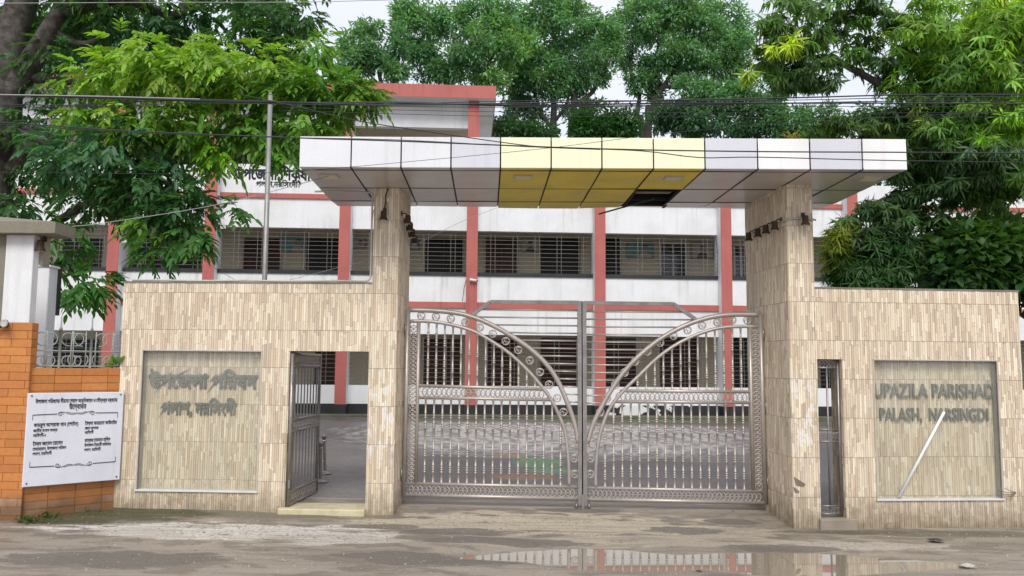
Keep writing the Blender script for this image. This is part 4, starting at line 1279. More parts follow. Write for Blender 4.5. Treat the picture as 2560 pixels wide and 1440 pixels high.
M['peel'] = None
def peel_mat():
    m, N, L, b = newmat('peeling_black_paint')
    n = noise_node(N, L, 2.6, 8); n2 = noise_node(N, L, .5, 2)
    f = ramp(N, L, math_(N, L, 'ADD', math_(N, L, 'MULTIPLY', n, .65), math_(N, L, 'MULTIPLY', n2, .45)), .62, .63)
    L.new(mixc(N, L, f, (.018, .018, .02), (.66, .66, .64)), b.inputs['Base Color'])
    b.inputs['Roughness'].default_value = .7
    return m
M['peel'] = peel_mat()
def grille(x0, x1, z0, z1, y, dz=.118, off=0.0):
    mb = MB()
    n = int((z1 - z0) / dz)
    for k in range(1, n + 1):
        z = z0 + k * (z1 - z0) / (n + 1)
        mb.box(x0, x1, y - .006, y + .006, z - .0045, z + .0045)
    m_ = int((x1 - x0) / .62)
    for k in range(m_):
        x = x0 + (k + .6 + off) * (x1 - x0) / (m_ + .2)
        for d in (-.06, .06):
            if x0 < x + d < x1: mb.box(x + d - .005, x + d + .005, y - .010, y + .0, z0, z1)
    o = mb.build('grille', M['grille'], bd)
    return tag(o, kind='stuff')
for i in range(len(cu) - 1):
    x0, x1 = cu[i] + cw + .002, cu[i + 1] - cw - .002
    part('plinth', 'peel' if i == 5 else 'black', x0, x1, -.03, .2, gb - .2, Zl['plinth'])
    part('dado_wall', 'white', x0, x1, 0, .2, Zl['plinth'] + .001, Zl['dado'])
    part('spandrel', 'white', x0, x1, -.01, .2, Zl['o1'], Zl['beam0'] - .001)
    part('red_beam', 'red', x0, x1, -.06, .2, Zl['beam0'], Zl['beam1'])
    part('parapet', 'white', x0, x1, -.03, .16, Zl['beam1'] + .001, Zl['par'])
    part('black_sill', 'black', x0, x1, -.07, .18, Zl['par'] + .001, Zl['sill'])
    part('spandrel', 'white', x0, x1, -.01, .2, Zl['o2'], Zl['b2_0'] - .001)
    part('red_beam', 'red', x0, x1, -.06, .2, Zl['b2_0'], Zl['b2_1'])
    grille(x0, x1, Zl['dado'], Zl['o1'], .10)
    grille(x0, x1, Zl['sill'], Zl['o2'], .10, off=.1)
    if i < 4:
        part('parapet', 'white', x0, x1, -.03, .16, Zl['b2_1'] + .001, Zl['par2'])
        part('spandrel', 'white', x0, x1, -.01, .2, Zl['o3'], Zl['top3'])
    else:
        part('roof_parapet', 'white', x0, x1, -.03, .16, Zl['b2_1'] + .001, Zl['b2_1'] + .55)
U0_, U1_ = cu[0], cu[-1]
VD = 2.0
part('verandah_floor', 'ceiling', U0_, U1_, .205, VD + 6, Zl['beam0'] + .04, Zl['beam1'] + .02)
part('verandah_floor', 'ceiling', U0_, U1_, .205, VD + 6, Zl['b2_0'] + .03, Zl['b2_1'] + .02)
part('verandah_floor', 'ceiling', U0_, U1_, .205, VD + .1, gb - .2, Zl['plinth'] - .1)
part('back_wall', 'cream', U0_, U1_, VD, VD + .25, Zl['plinth'] - .099, Zl['beam0'] + .039)
part('back_wall', 'cream', U0_, U1_, VD, VD + .25, Zl['beam1'] + .021, Zl['b2_0'] + .029)
part('back_wall', 'cream', U0_, cu[4] + .1, VD, VD + .25, Zl['b2_1'] + .021, Zl['top3'] - .01)
part('end_wall', 'white', U1_ - .2, U1_, .21, VD + 6, gb, Zl['b2_0'])
part('end_wall', 'white', cu[4] - .12, cu[4] + .12, VD + .26, VD + 6, Zl['b2_1'] + .03, Zl['top3'] - .01)
# third storey roof slab with red fascia, overhanging
e1u = BP.s(1240, 230, -.6)
fz1, fz0 = BP.z(1240, 215, -.6), BP.z(1240, 247, -.6)
part('roof_slab', 'white', cu[0], e1u - .01, -.585, 8, fz0 + .012, fz1 - .05)
part('red_fascia', 'red', cu[0], e1u, -.6, -.586, fz0, fz1)
part('red_fascia', 'red', e1u - .009, e1u + .004, -.585, 8, fz0, fz1)
# doors, windows and pictures on the verandah walls
def opening(px0, px1, py0, py1, mat, name='door', leaves=2):
    a, z1 = BP.sz(px0, py0, VD); b_, z0 = BP.sz(px1, py1, VD)
    mb = MB(); fwd = .06
    mb.box(a, a + fwd, VD - .05, VD + .01, z0, z1); mb.box(b_ - fwd, b_, VD - .05, VD + .01, z0, z1); mb.box(a + fwd, b_ - fwd, VD - .05, VD + .01, z1 - fwd, z1)
    f = mb.build(name, M[mat], bd)
    w_ = (b_ - a - 2 * fwd) / leaves
    for k in range(leaves):
        l0 = a + fwd + k * w_
        mb = MB(); mb.box(l0 + .004, l0 + w_ - .004, VD - .03, VD - .004, z0, z1 - fwd - .004)
        for r in range(3):
            h_ = (z1 - z0) / 3
            mb.bbox(l0 + .07, l0 + w_ - .07, VD - .045, VD - .03, z0 + r * h_ + .06, z0 + (r + 1) * h_ - .09, .012)
        mb.build('leaf', M[mat], f)
    return f
def window_(px0, px1, py0, py1):
    a, z1 = BP.sz(px0, py0, VD); b_, z0 = BP.sz(px1, py1, VD)
    mb = MB(); w_ = .05
    for x in (a, (a + b_) / 2 - w_ / 2, b_ - w_): mb.box(x, x + w_, VD - .06, VD - .02, z0, z1)
    mb.box(a, b_, VD - .058, VD - .021, z1 - w_, z1); mb.box(a, b_, VD - .058, VD - .021, z0, z0 + w_)
    f = mb.build('window', M['frame_white'], bd)
    MB().box(a + .01, b_ - .01, VD - .018, VD - .004, z0, z1).build('dark_backing', M['dark'], f)  # flat dark sheet on the wall, the unlit room painted in
    MB().box(a + .01, b_ - .01, VD - .045, VD - .040, z0 + .01, z1 - .01).build('pane', M['window_glass'], f)
fl2b = 705
for a, b_, m_ in ((612, 700, 'door'), (768, 846, 'dark_door'), (1064, 1155, 'dark_door'), (1215, 1294, 'door'), (1352, 1450, 'dark_door'), (1507, 1552, 'dark_door'), (430, 500, 'dark_door'), (330, 400, 'dark_door'), (2150, 2230, 'dark_door'), (160, 250, 'dark_door'), (2290, 2360, 'dark_door')):
    opening(a, b_, 596, fl2b, m_)
window_(1648, 1716, 606, 700); window_(1832, 1872, 612, 700); window_(2380, 2440, 612, 700)
for a, b_, m_ in ((1060, 1152, 'door'), (1217, 1292, 'door'), (1352, 1446, 'door'), (1512, 1590, 'door'), (1650, 1745, 'door'), (1834, 1880, 'dark_door'), (790, 838, 'door'), (600, 690, 'dark_door'), (330, 420, 'dark_door'), (110, 240, 'dark_door'), (2050, 2120, 'dark_door')):
    opening(a, b_, 846, 985, m_)
for a, b_ in ((372, 440), (590, 680), (50, 130)):
    z1 = BP.z(a, 300, VD); s_, z0 = BP.sz(a, 408, VD)
    opening(a, b_, 318, 412, 'dark_door')
def picture(px0, px1, py0, py1, kind):
    a, z1 = BP.sz(px0, py0, VD); b_, z0 = BP.sz(px1, py1, VD)
    y = VD - .04
    t = thing('framed_picture', pic_lab[kind], 'picture', BP.o + BP.u * a + BP.n * y + Vector((0, 0, z0)), BP.ang, )
    w_, h_ = b_ - a, z1 - z0
    mb = MB(); f_ = .025
    mb.box(0, f_, -.02, .02, 0, h_); mb.box(w_ - f_, w_, -.02, .02, 0, h_); mb.box(f_, w_ - f_, -.02, .02, 0, f_); mb.box(f_, w_ - f_, -.02, .02, h_ - f_, h_)
    mb.build('frame', M['core'], t)
    MB().box(f_, w_ - f_, -.002, .01, f_, h_ - f_).build('board', M['teal' if kind in (0, 3, 4) else 'paper'], t)
    # generic head-and-shoulders shape
    cx_ = w_ * (.5 if kind in (2, 5) else .68)
    def ell(cx, cz, rx, rz, n=18, a0=0, a1=2 * math.pi): return [(cx + rx * math.cos(a0 + (a1 - a0) * k / n), cz + rz * math.sin(a0 + (a1 - a0) * k / n)) for k in range(n if a1 - a0 > 6 else n + 1)]
    mb = MB(); mb.prism([(cx_ - w_ * .24, f_)] + ell(cx_, f_ + h_ * .08, w_ * .24, h_ * .24, 12, math.pi, 0) + [(cx_ + w_ * .24, f_)], -.004, -.0025); mb.build('shoulders', M['figure' if kind in (2, 5) else 'paper'], t)
    mb = MB(); mb.prism(ell(cx_, h_ * .55, w_ * .12, h_ * .2), -.0065, -.0045); mb.build('face', M['skin_tone'], t)
    mb = MB(); mb.prism(ell(cx_, h_ * .66, w_ * .13, h_ * .16, 10, 0, math.pi), -.0085, -.007); mb.build('hair', M['figure'], t)
    return t
pic_lab = {0: 'framed blue-green picture on the verandah wall just behind the flagpole', 1: 'small framed picture on the verandah wall left of the tiled gate pillar', 2: 'framed pale portrait with black hair between two verandah doors',
           3: 'framed teal picture with a pale figure on the upper verandah wall', 4: 'framed grey picture on the verandah wall inside the left gate pillar', 5: 'framed portrait with dark shoulders beside the white-framed verandah window'}
picture(700, 768, 590, 632, 0); picture(872, 915, 595, 622, 1); picture(1303, 1348, 596, 632, 2); picture(1566, 1634, 604, 648, 3); picture(1015, 1050, 597, 626, 4); picture(1727, 1784, 606, 648, 5)
# painted sign on the upper parapet
sa, zz = BP.sz(586, 462, -.04); sb_ = BP.s(862, 462, -.04)
me = text_mesh('উপজেলা শিক্ষা অফিস', .42, .04, width=sb_ - sa, depth=.05)
link('painted_sign', me, M['ink'], bd, loc=(sa, -.033, BP.z(690, 449, -.04)))
sa = BP.s(640, 462, -.04); sb_ = BP.s(752, 462, -.04)
me = text_mesh('পলাশ,নরসিংদী।', .21, .035, width=sb_ - sa, depth=.05)
link('painted_sign', me, M['ink'], bd, loc=(sa, -.033, BP.z(690, 467, -.04)))
# moss strip and kerb at the foot of the building
mb = MB(); mb.bbox(U0_, U1_, -.75, -.36, gb - .2, gb + .06, .02); mb.build('apron', M['mossy'], bd)
for pxs in ([(1166, 600), (1168, 690), (1160, 720), (1156, 752)], [(541, 500), (542, 560), (543, 620)], [(1475, 584), (1478, 640), (1476, 690)], [(935, 522), (930, 545)], [(1790, 590), (1795, 640), (1793, 690)]):
    mb = MB(); q_ = [BP.sz(x, y, -.06) for x, y in pxs]; mb.tube([(a, -.045, z) for a, z in q_], .008, 4); mb.build('service_cable', M['iron'], bd)
# lamps and cameras on the building
def onb(px, py, d): 
    s_, z_ = BP.sz(px, py, d); return BP.o + BP.u * s_ + BP.n * d + Vector((0, 0, z_))
f2 = thing('floodlight', 'small square floodlight under the upper verandah lintel', 'lamp', onb(560, 569, -.1), BP.ang)
MB().bbox(-.09, .09, -.08, 0, -.06, .06, .01).build('housing', M['iron'], f2); MB().box(-.07, .07, -.086, -.081, -.045, .045).build('lens', M['lens'], f2); MB().bar((0, 0, 0), (0, .1, .02), .03).build('bracket', M['iron'], f2)
def cctv(px, py, d, lab, yaw):
    t = thing('security_camera', lab, 'camera', onb(px, py, d), BP.ang + yaw)
    MB().tube([(-.09, 0, .01), (.09, 0, -.015)], .035, 10).build('body', M['cctv'], t, True)
    MB().tube([(.09, 0, -.015), (.115, 0, -.018)], .03, 10).build('lens', M['dark'], t, True)
    MB().tube([(-.03, 0, .0), (-.06, .10, .05)], .012, 6).build('bracket', M['cctv'], t, True)
cctv(1183, 700, CP - .1, 'white security camera on the red column beside the gate arch', 0.1)
cctv(310, 606, -.2, 'dark-lensed security camera on the red column behind the left tree', 2.6)

# flagpole
fp_ = at(664, 705, 11.0); top_ = at(676, 238, 11.0)
fz_ = float(ground_z(fp_.x, 11.0, False))
pole = thing('flagpole', 'tall plain galvanised flagpole standing behind the tiled wall', 'flagpole', (fp_.x, 11.0, fz_))
MB().tube([(0, 0, 0), (top_.x - fp_.x - .0, 0, (top_.z - fz_) * .999)], [.036, .032], 10).build('shaft', M['galv'], pole, True)
MB().lathe([(.16, 0), (.16, .2), (.05, .24)], n=12).build('footing', M['concrete'], pole)
MB().lathe([(.03, 0), (.034, .01), (.0, .04)], (top_.x - fp_.x, 0, top_.z - fz_), 10).build('cap', M['galv'], pole)


# ------------------------------------------------------------------ overhead cables
def cable(pts, r, label, mat='wire', group=None, Y=6.6):
    w3 = [at(x, y, Y) for x, y in pts]
    c = smooth_curve(w3, 48)
    o = w3[0].copy()
    MB().tube([p - o for p in c], r, 5).build('overhead_cable', M[mat], None, True, label=label, cat='cable', group=group, loc=o)
GB = 'bundled cables over the gate'
LB = 'black cable in the thick bundle strung high above the gate canopy'
cable([(-300, 222), (0, 236), (300, 243), (640, 253), (960, 262), (1300, 258), (1700, 250), (2000, 244), (2350, 236), (2860, 240)], 0.0061, LB, group=GB)
cable([(-300, 228), (0, 238), (300, 246), (640, 256), (960, 257), (1300, 263), (1700, 258), (2000, 258), (2350, 258), (2860, 262)], 0.0065, LB, group=GB, Y=6.62)
cable([(-300, 268), (0, 262), (200, 263), (420, 251), (700, 258), (1000, 255), (1300, 266), (1700, 262), (2000, 257), (2400, 252), (2860, 262)], 0.0043, LB, group=GB, Y=6.64)
cable([(-300, 250), (0, 266), (240, 266), (500, 258), (900, 262), (1300, 252), (1700, 252), (2000, 250), (2400, 242), (2860, 250)], 0.0036, LB, group=GB, Y=6.68)
cable([(-300, 240), (0, 242), (350, 250), (800, 262), (1200, 268), (1700, 266), (2100, 266), (2500, 268), (2860, 272)], 0.0029, LB, group=GB, Y=6.7)
cable([(-300, 236), (0, 237), (250, 241), (500, 248)], 0.0050, 'pale cable lying along the thick bundle in front of the left tree', 'pale_wire', Y=6.55)
for k, (ya, yb, yc) in enumerate(((268, 281, 283), (276, 292, 294))):
    cable([(700, ya), (1200, yb - 2), (1600, yb), (2100, yc), (2860, yc - 6)], 0.0023, 'thin cable hanging just below the thick bundle over the canopy', group='thin cables below the bundle', Y=6.8)
cable([(-300, 292), (0, 306), (340, 328), (750, 345), (1000, 353), (1500, 372), (1900, 379), (2300, 381), (2860, 386)], 0.0054, 'black cable crossing the white and gold canopy fascia full width', Y=6.3)
cable([(-300, 300), (0, 311), (350, 332), (700, 343), (1000, 350), (1300, 366), (1500, 374)], 0.0032, 'thinner cable running with the one that crosses the fascia', Y=6.32)
cable([(600, 236), (740, 266), (900, 303), (1096, 333), (1294, 361), (1390, 369), (1600, 377), (1750, 394), (1900, 393), (2270, 402), (2860, 408)], 0.0040, 'sagging cable dropping from the leaves across the gold fascia panels', Y=6.34)
cable([(-300, 428), (0, 430), (500, 435), (750, 427), (1100, 397), (1390, 368), (1700, 330), (2100, 300), (2860, 262)], 0.0020, 'hair-thin line rising from the left tree across the canopy fascia', Y=6.4)
cable([(-300, 9), (0, 8), (400, 6), (760, 5), (1100, -4)], 0.0032, 'pale single wire crossing the sky at the very top', 'pale_wire', Y=6.9)
cable([(-200, 190), (300, 232), (800, 150), (1300, 75), (1700, 5), (1900, -40)], 0.0019, 'thin line slanting up in front of the tall trees behind', Y=8.0)
cable([(180, 566), (270, 556), (560, 508), (860, 430), (930, 415)], 0.0043, 'pale drooping wire from the left tree to the canopy corner', 'pale_wire', Y=9.3)
cable([(700, 706), (900, 655), (1020, 620), (1145, 558), (1240, 520)], 0.0029, 'pale slanting wire behind the left tiled pillar under the canopy', 'pale_wire', Y=12.0)
cable([(500, 640), (540, 672), (600, 706)], 0.0029, 'short dark wire against the upper verandah left of the flagpole', Y=14.0)


# ------------------------------------------------------------------ vegetation
def norm(v):
    return v / np.maximum(np.linalg.norm(v, axis=-1, keepdims=True), 1e-9)

def leaves_mesh(name, mat, parent, P, D, Nn, Ln, Wd, C, curl=.12, fine=False):
    """one folded leaf per row: base, two flanks, midrib, tip"""
    P, D, Nn, Ln, Wd, C = map(np.asarray, (P, D, Nn, Ln, Wd, C))
    D = norm(D); Yv = norm(np.cross(Nn, D)); Zv = np.cross(D, Yv)
    Ln = Ln[:, None]; Wd = Wd[:, None]
    pt_ = lambda u, v, z, cz: P + D * Ln * u + Yv * Wd * v + Zv * (Wd * z - Ln * curl * cz)
    n = len(P)
    if fine:
        V = np.stack([P, pt_(.28, -.42, .14, .06), pt_(.64, -.36, .10, .34), pt_(1, 0, 0, 1), pt_(.64, .36, .10, .34), pt_(.28, .42, .14, .06), pt_(.3, 0, -.05, .08), pt_(.66, 0, -.04, .38)], 1)
        T_ = [[0, 1, 6], [1, 2, 7], [1, 7, 6], [2, 3, 7], [0, 6, 5], [5, 6, 7], [5, 7, 4], [4, 7, 3]]
    else:
        V = np.stack([P, pt_(.42, -.5, .16, .1), pt_(.48, 0, -.08, .2), pt_(.42, .5, .16, .1), pt_(1, 0, 0, 1)], 1)
        T_ = [[0, 1, 2], [1, 4, 2], [0, 2, 3], [2, 4, 3]]
    nv = V.shape[1]
    V = V.reshape(-1, 3)
    F = (np.arange(n)[:, None, None] * nv + np.array(T_)[None]).reshape(-1, 3)
    me = bpy.data.meshes.new(name)
    me.vertices.add(len(V)); me.vertices.foreach_set('co', V.ravel())
    me.loops.add(len(F) * 3); me.loops.foreach_set('vertex_index', F.ravel().astype(np.int32))
    me.polygons.add(len(F)); me.polygons.foreach_set('loop_start', np.arange(0, len(F) * 3, 3, dtype=np.int32))
    try: me.polygons.foreach_set('loop_total', np.full(len(F), 3, dtype=np.int32))
    except Exception: pass
    ca_ = me.attributes.new('col', 'FLOAT_COLOR', 'POINT')
    cc = np.concatenate([np.repeat(C, nv, 0), np.ones((n * nv, 1))], 1)
    ca_.data.foreach_set('color', cc.ravel().astype(np.float32))
    me.update(calc_edges=True); me.validate()
    return link(name, me, mat, parent)

def rand_dir(n):
    return norm(RNG.normal(size=(n, 3)))

class Crown:
    def __init__(self):
        self.a = [[] for _ in range(6)]
    def put(self, P, D, N_, L_, W_, C):
        for l, x in zip(self.a, (P, D, N_, L_, W_, C)): l.append(x)
    def build(self, parent, off, name='crown', mat='leaf', curl=.12, fine=False):
        A = [np.concatenate(x) for x in self.a]
        A[0] = A[0] - np.asarray(off)
        return leaves_mesh(name, M[mat], parent, *A, curl=curl, fine=fine)

def in_blob(c, rx, ry, rz, n, fill=.35, clus=0):
    k = n if not clus else max(2, n // clus)
    d = rand_dir(k); r = (fill + (1 - fill) * RNG.random((k, 1))) ** (1 / 1.8)
    p = d * r
    if clus:
        i = RNG.integers(0, k, n)
        off = RNG.normal(size=(n, 3)) * .14
        off[:, 2] *= .7
        p = p[i] + off; d = norm(d[i] * .6 + off * 3.5)
    return np.array(c) + p * np.array([rx, ry, rz]), d

def col_var(base, n, v=.25, hue=.12):
    k = 1 + (RNG.random((n, 1)) - .5) * 2 * v
    h = (RNG.random((n, 1)) - .5) * 2 * hue
    c = np.array(base)[None, :] * k
    c[:, 0:1] *= 1 + h; c[:, 2:3] *= 1 - h
    return np.clip(c, .004, .9)

def pinnate(cr, P, out, base, nl=9, rach=.30, ll=.16, lw_=.055, droop=.5, v=.25):
    """compound leaves: a drooping stalk with paired leaflets"""
    S = len(P)
    D = norm(out * .8 + RNG.normal(size=(S, 3)) * .45 + np.array([0, 0, -droop * .5]))
    side = norm(np.cross(D, np.array([0, 0, 1.0]) + RNG.normal(size=(S, 3)) * .15))
    sc = .75 + RNG.random((S, 1)) * .5
    tone = col_var(base, S, v)
    for k in range(nl):
        t = .15 + .85 * (k // 2 + .5) / (nl / 2)
        sg = 1 if k % 2 else -1
        last = k == nl - 1
        p = P + D * rach * sc * t + np.array([0, 0, -1.0]) * (t ** 2) * rach * droop * .6
        d = D * .9 + (0 if last else 1) * side * sg * .85 + np.array([0, 0, -1.0]) * droop * (.35 + .5 * RNG.random((S, 1)))
        n_ = np.array([0, 0, 1.0]) + RNG.normal(size=(S, 3)) * .35 + D * .3
        cr.put(p, d, n_, (ll * sc[:, 0] * (.8 + .4 * RNG.random(S))), (lw_ * sc[:, 0] * (.85 + .3 * RNG.random(S))), np.clip(tone * (1 + (RNG.random((S, 1)) - .5) * .3), .003, .9))

def whorl(cr, P, out, base, nl=11, ll=.24, lw_=.055, droop=.6, v=.22):
    """mango-like rosettes of long hanging leaves"""
    S = len(P)
    A = norm(out * .7 + np.array([0, 0, .35]) + RNG.normal(size=(S, 3)) * .35)
    u = norm(np.cross(A, rand_dir(S))); w_ = np.cross(A, u)
    tone = col_var(base, S, v)
    for k in range(nl):
        a = k * 2.399 + RNG.random((S, 1)) * .5
        open_ = .55 + .55 * RNG.random((S, 1))
        d = norm(A * (1.0 - open_ * .75) + (u * np.cos(a) + w_ * np.sin(a)) * open_ + np.array([0, 0, -1.0]) * droop * (.5 + .6 * RNG.random((S, 1))))
        n_ = norm(A + np.array([0, 0, .6]) + RNG.normal(size=(S, 3)) * .2)
        cr.put(P + A * (RNG.random((S, 1)) - .4) * .06, d, n_, ll * (.6 + .6 * RNG.random(S)), lw_ * (.75 + .4 * RNG.random(S)), np.clip(tone * (1 + (RNG.random((S, 1)) - .5) * .35), .003, .9))

def clump(cr, P, out, base, nl=14, rad=.22, ll=.2, lw_=.09, v=.25, droop=.3):
    S = len(P)
    tone = col_var(base, S, v)
    for k in range(nl):
        d0_ = rand_dir(S)
        p = P + d0_ * rad * (.3 + .7 * RNG.random((S, 1)))
        d = norm(d0_ * .7 + out * .4 + RNG.normal(size=(S, 3)) * .5 + np.array([0, 0, -droop]))
        n_ = np.array([0, 0, 1.0]) + RNG.normal(size=(S, 3)) * .55
        cr.put(p, d, n_, ll * (.6 + .8 * RNG.random(S)), lw_ * (.7 + .6 * RNG.random(S)), np.clip(tone * (1 + (RNG.random((S, 1)) - .5) * .4), .003, .9))

def blob(px, py, Y, rpx, rpy, depth):
    c = at(px, py, Y)
    return (c.x, c.y, c.z), rpx * Y / F_PX, depth, rpy * Y / F_PX

def limb(mb, pts, r0, r1, n=9, wob=.0):
    c = smooth_curve(pts, 8 * (len(pts) - 1))
    if wob:
        c = [p + Vector((noise.noise(p * 1.3 + Vector((7, 0, 0))), noise.noise(p * 1.3), noise.noise(p * 1.3 + Vector((0, 9, 0))))) * wob for p in c]
    rs = [r0 + (r1 - r0) * (i / (len(c) - 1)) ** .8 for i in range(len(c))]
    rs = [r * (1 + .10 * noise.noise(p * 3)) for r, p in zip(rs, c)]
    mb.tube(c, rs, n)

# ---- left tree (pinnate leaves), rooted behind the brick wall
TY = 13.0
root = at(-60, 1000, TY); root.z = float(ground_z(root.x, TY, False)) - .1
lt = thing('broadleaf_tree', 'big dark-barked tree with bright fresh green sprays overhanging the left wall', 'tree', root)
A3 = lambda x, y, Y=TY: at(x, y, Y) - root
mb = MB()
limb(mb, [Vector((0, 0, 0)), A3(-50, 700), A3(-40, 520), A3(-10, 330), A3(0, 230)], .42, .34, 12, .04)
limb(mb, [A3(-12, 300), A3(8, 180), A3(28, 90), A3(62, -20), A3(95, -160)], .31, .20, 10, .03)
limb(mb, [A3(0, 270), A3(50, 200), A3(105, 110), A3(150, 30), A3(200, -70)], .22, .13, 9, .03)
limb(mb, [A3(-60, 560), A3(-10, 470), A3(45, 405), A3(60, 380)], .17, .12, 9, .03)
limb(mb, [A3(-45, 520), A3(0, 455), A3(30, 400), A3(38, 340)], .13, .07, 8, .03)
limb(mb, [A3(130, 70), A3(200, 108), A3(260, 90), A3(330, 40, 13.6)], .07, .03, 7, .03)
limb(mb, [A3(60, 190), A3(160, 205), A3(260, 195, 12.6), A3(420, 190, 12.4), A3(600, 230, 12.3), A3(760, 240, 12.3)], .09, .02, 7, .05)
limb(mb, [A3(150, 30), A3(300, 0), A3(440, 40, 13.8), A3(470, 15, 14), A3(620, -30, 14)], .12, .05, 8, .05)
limb(mb, [A3(-20, 640), A3(90, 590, 12.5), A3(160, 545, 12), A3(220, 510, 12), A3(330, 490, 12)], .10, .03, 8, .03)
limb(mb, [A3(40, 330), A3(180, 380), A3(320, 400, 12.5), A3(430, 480, 12.3), A3(470, 560, 12.2)], .07, .02, 7, .05)
limb(mb, [A3(320, 400, 12.5), A3(420, 410, 12.4), A3(560, 400, 12.4), A3(690, 420, 12.4)], .03, .012, 6, .05)
limb(mb, [A3(420, 190, 12.4), A3(560, 280, 12.2), A3(680, 330, 12.2)], .03, .012, 6, .05)
limb(mb, [A3(600, 230, 12.3), A3(720, 200, 12.4), A3(860, 225, 12.4), A3(940, 240, 12.4)], .025, .01, 6, .04)
mb.build('trunk', M['bark'], lt, True)
cr_ = Crown()
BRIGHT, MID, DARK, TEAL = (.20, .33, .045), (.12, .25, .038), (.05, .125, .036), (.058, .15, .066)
LT = [  # px, py, Y, rx, ry, depth, sprigs, colour
    (450, 190, 12.2, 190, 62, .8, 300, BRIGHT), (620, 200, 12.3, 150, 70, .8, 250, BRIGHT), (370, 130, 12.5, 110, 40, .7, 110, BRIGHT), (540, 140, 12.5, 70, 45, .7, 80, BRIGHT), (300, 200, 12.3, 90, 50, .7, 110, BRIGHT),
    (740, 220, 12.3, 110, 50, .7, 150, (.11, .23, .03)), (840, 225, 12.4, 80, 34, .6, 110, (.10, .21, .03)), (905, 240, 12.4, 50, 20, .5, 60, (.12, .22, .03)), (790, 130, 12.6, 50, 50, .6, 50, MID), (830, 285, 12.4, 55, 45, .5, 60, (.10, .21, .03)),
    (205, 215, 12.4, 35, 30, .4, 22, BRIGHT), (185, 275, 12.4, 35, 32, .4, 26, BRIGHT), (255, 280, 12.4, 30, 28, .4, 14, (.11, .23, .03)), (360, 295, 12.2, 75, 28, .5, 55, BRIGHT), (345, 325, 12.2, 40, 18, .4, 22, BRIGHT), (470, 290, 12.2, 70, 40, .6, 70, (.12, .25, .03)), (600, 300, 12.2, 80, 40, .6, 70, MID), (500, 330, 12.2, 60, 30, .5, 40, (.10, .21, .03)),
    (545, 370, 12.1, 26, 44, .3, 40, (.15, .31, .02)), (705, 368, 12.2, 45, 26, .4, 46, (.09, .22, .03)), (555, 400, 12.2, 36, 16, .3, 12, MID), (660, 330, 12.3, 60, 40, .5, 40, MID), (760, 320, 12.3, 55, 30, .5, 30, MID),
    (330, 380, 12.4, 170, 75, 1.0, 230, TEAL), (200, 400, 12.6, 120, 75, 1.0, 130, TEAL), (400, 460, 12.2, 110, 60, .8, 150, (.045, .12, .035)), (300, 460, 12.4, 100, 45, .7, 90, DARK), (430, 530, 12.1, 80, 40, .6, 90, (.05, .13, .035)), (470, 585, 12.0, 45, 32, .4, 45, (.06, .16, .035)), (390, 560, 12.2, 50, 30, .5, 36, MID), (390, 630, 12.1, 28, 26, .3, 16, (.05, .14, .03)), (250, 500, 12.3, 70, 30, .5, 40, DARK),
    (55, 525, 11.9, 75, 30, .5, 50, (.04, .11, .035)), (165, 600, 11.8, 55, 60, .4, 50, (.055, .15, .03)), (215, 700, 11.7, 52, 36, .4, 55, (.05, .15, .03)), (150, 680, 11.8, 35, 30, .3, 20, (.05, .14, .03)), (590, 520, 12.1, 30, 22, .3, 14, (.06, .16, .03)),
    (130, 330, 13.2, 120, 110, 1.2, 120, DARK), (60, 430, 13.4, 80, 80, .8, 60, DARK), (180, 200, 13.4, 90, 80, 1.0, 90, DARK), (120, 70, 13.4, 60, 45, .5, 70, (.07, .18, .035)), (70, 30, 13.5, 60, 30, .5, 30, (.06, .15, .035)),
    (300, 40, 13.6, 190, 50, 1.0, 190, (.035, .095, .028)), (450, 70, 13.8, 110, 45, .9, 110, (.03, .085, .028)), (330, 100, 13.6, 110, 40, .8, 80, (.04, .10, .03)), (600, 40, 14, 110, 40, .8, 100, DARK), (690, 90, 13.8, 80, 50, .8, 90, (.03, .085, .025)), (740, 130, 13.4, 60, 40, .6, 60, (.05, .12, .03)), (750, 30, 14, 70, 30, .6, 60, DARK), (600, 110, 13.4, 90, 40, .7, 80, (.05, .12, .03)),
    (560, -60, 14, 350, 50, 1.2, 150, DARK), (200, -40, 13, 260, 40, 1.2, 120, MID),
]
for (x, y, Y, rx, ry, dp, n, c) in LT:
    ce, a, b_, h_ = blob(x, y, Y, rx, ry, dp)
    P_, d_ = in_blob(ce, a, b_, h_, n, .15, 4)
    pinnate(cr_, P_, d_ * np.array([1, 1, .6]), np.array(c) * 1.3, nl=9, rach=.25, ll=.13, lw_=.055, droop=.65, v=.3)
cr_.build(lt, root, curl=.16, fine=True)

# ---- mango tree at the right
MY = 11.4
root = at(2640, 1000, 12.3); root.z = float(ground_z(root.x, 12.3, False)) - .1
mt = thing('mango_tree', 'dense mango tree with long hanging leaves over the right end of the canopy', 'tree', root)
mb = MB()
B3 = lambda x, y, Y=12.0: at(x, y, Y) - root
limb(mb, [Vector((0, 0, 0)), B3(2620, 700, 12.3), B3(2600, 450, 12.2), B3(2590, 200, 12.1), B3(2580, -60, 12.0)], .30, .18, 11, .04)
limb(mb, [B3(2600, 420, 12.2), B3(2480, 330, 12.0), B3(2330, 260, 11.8), B3(2200, 200, 11.6), B3(2060, 150, 11.5), B3(1950, 140, 11.5)], .13, .02, 8, .06)
limb(mb, [B3(2590, 250, 12.1), B3(2450, 130, 11.8), B3(2300, 60, 11.6), B3(2150, 30, 11.5), B3(1990, 40, 11.5)], .11, .02, 8, .06)
limb(mb, [B3(2610, 600, 12.3), B3(2480, 520, 12.0), B3(2360, 480, 11.9), B3(2230, 540, 11.8), B3(2180, 600, 11.8)], .10, .02, 8, .06)
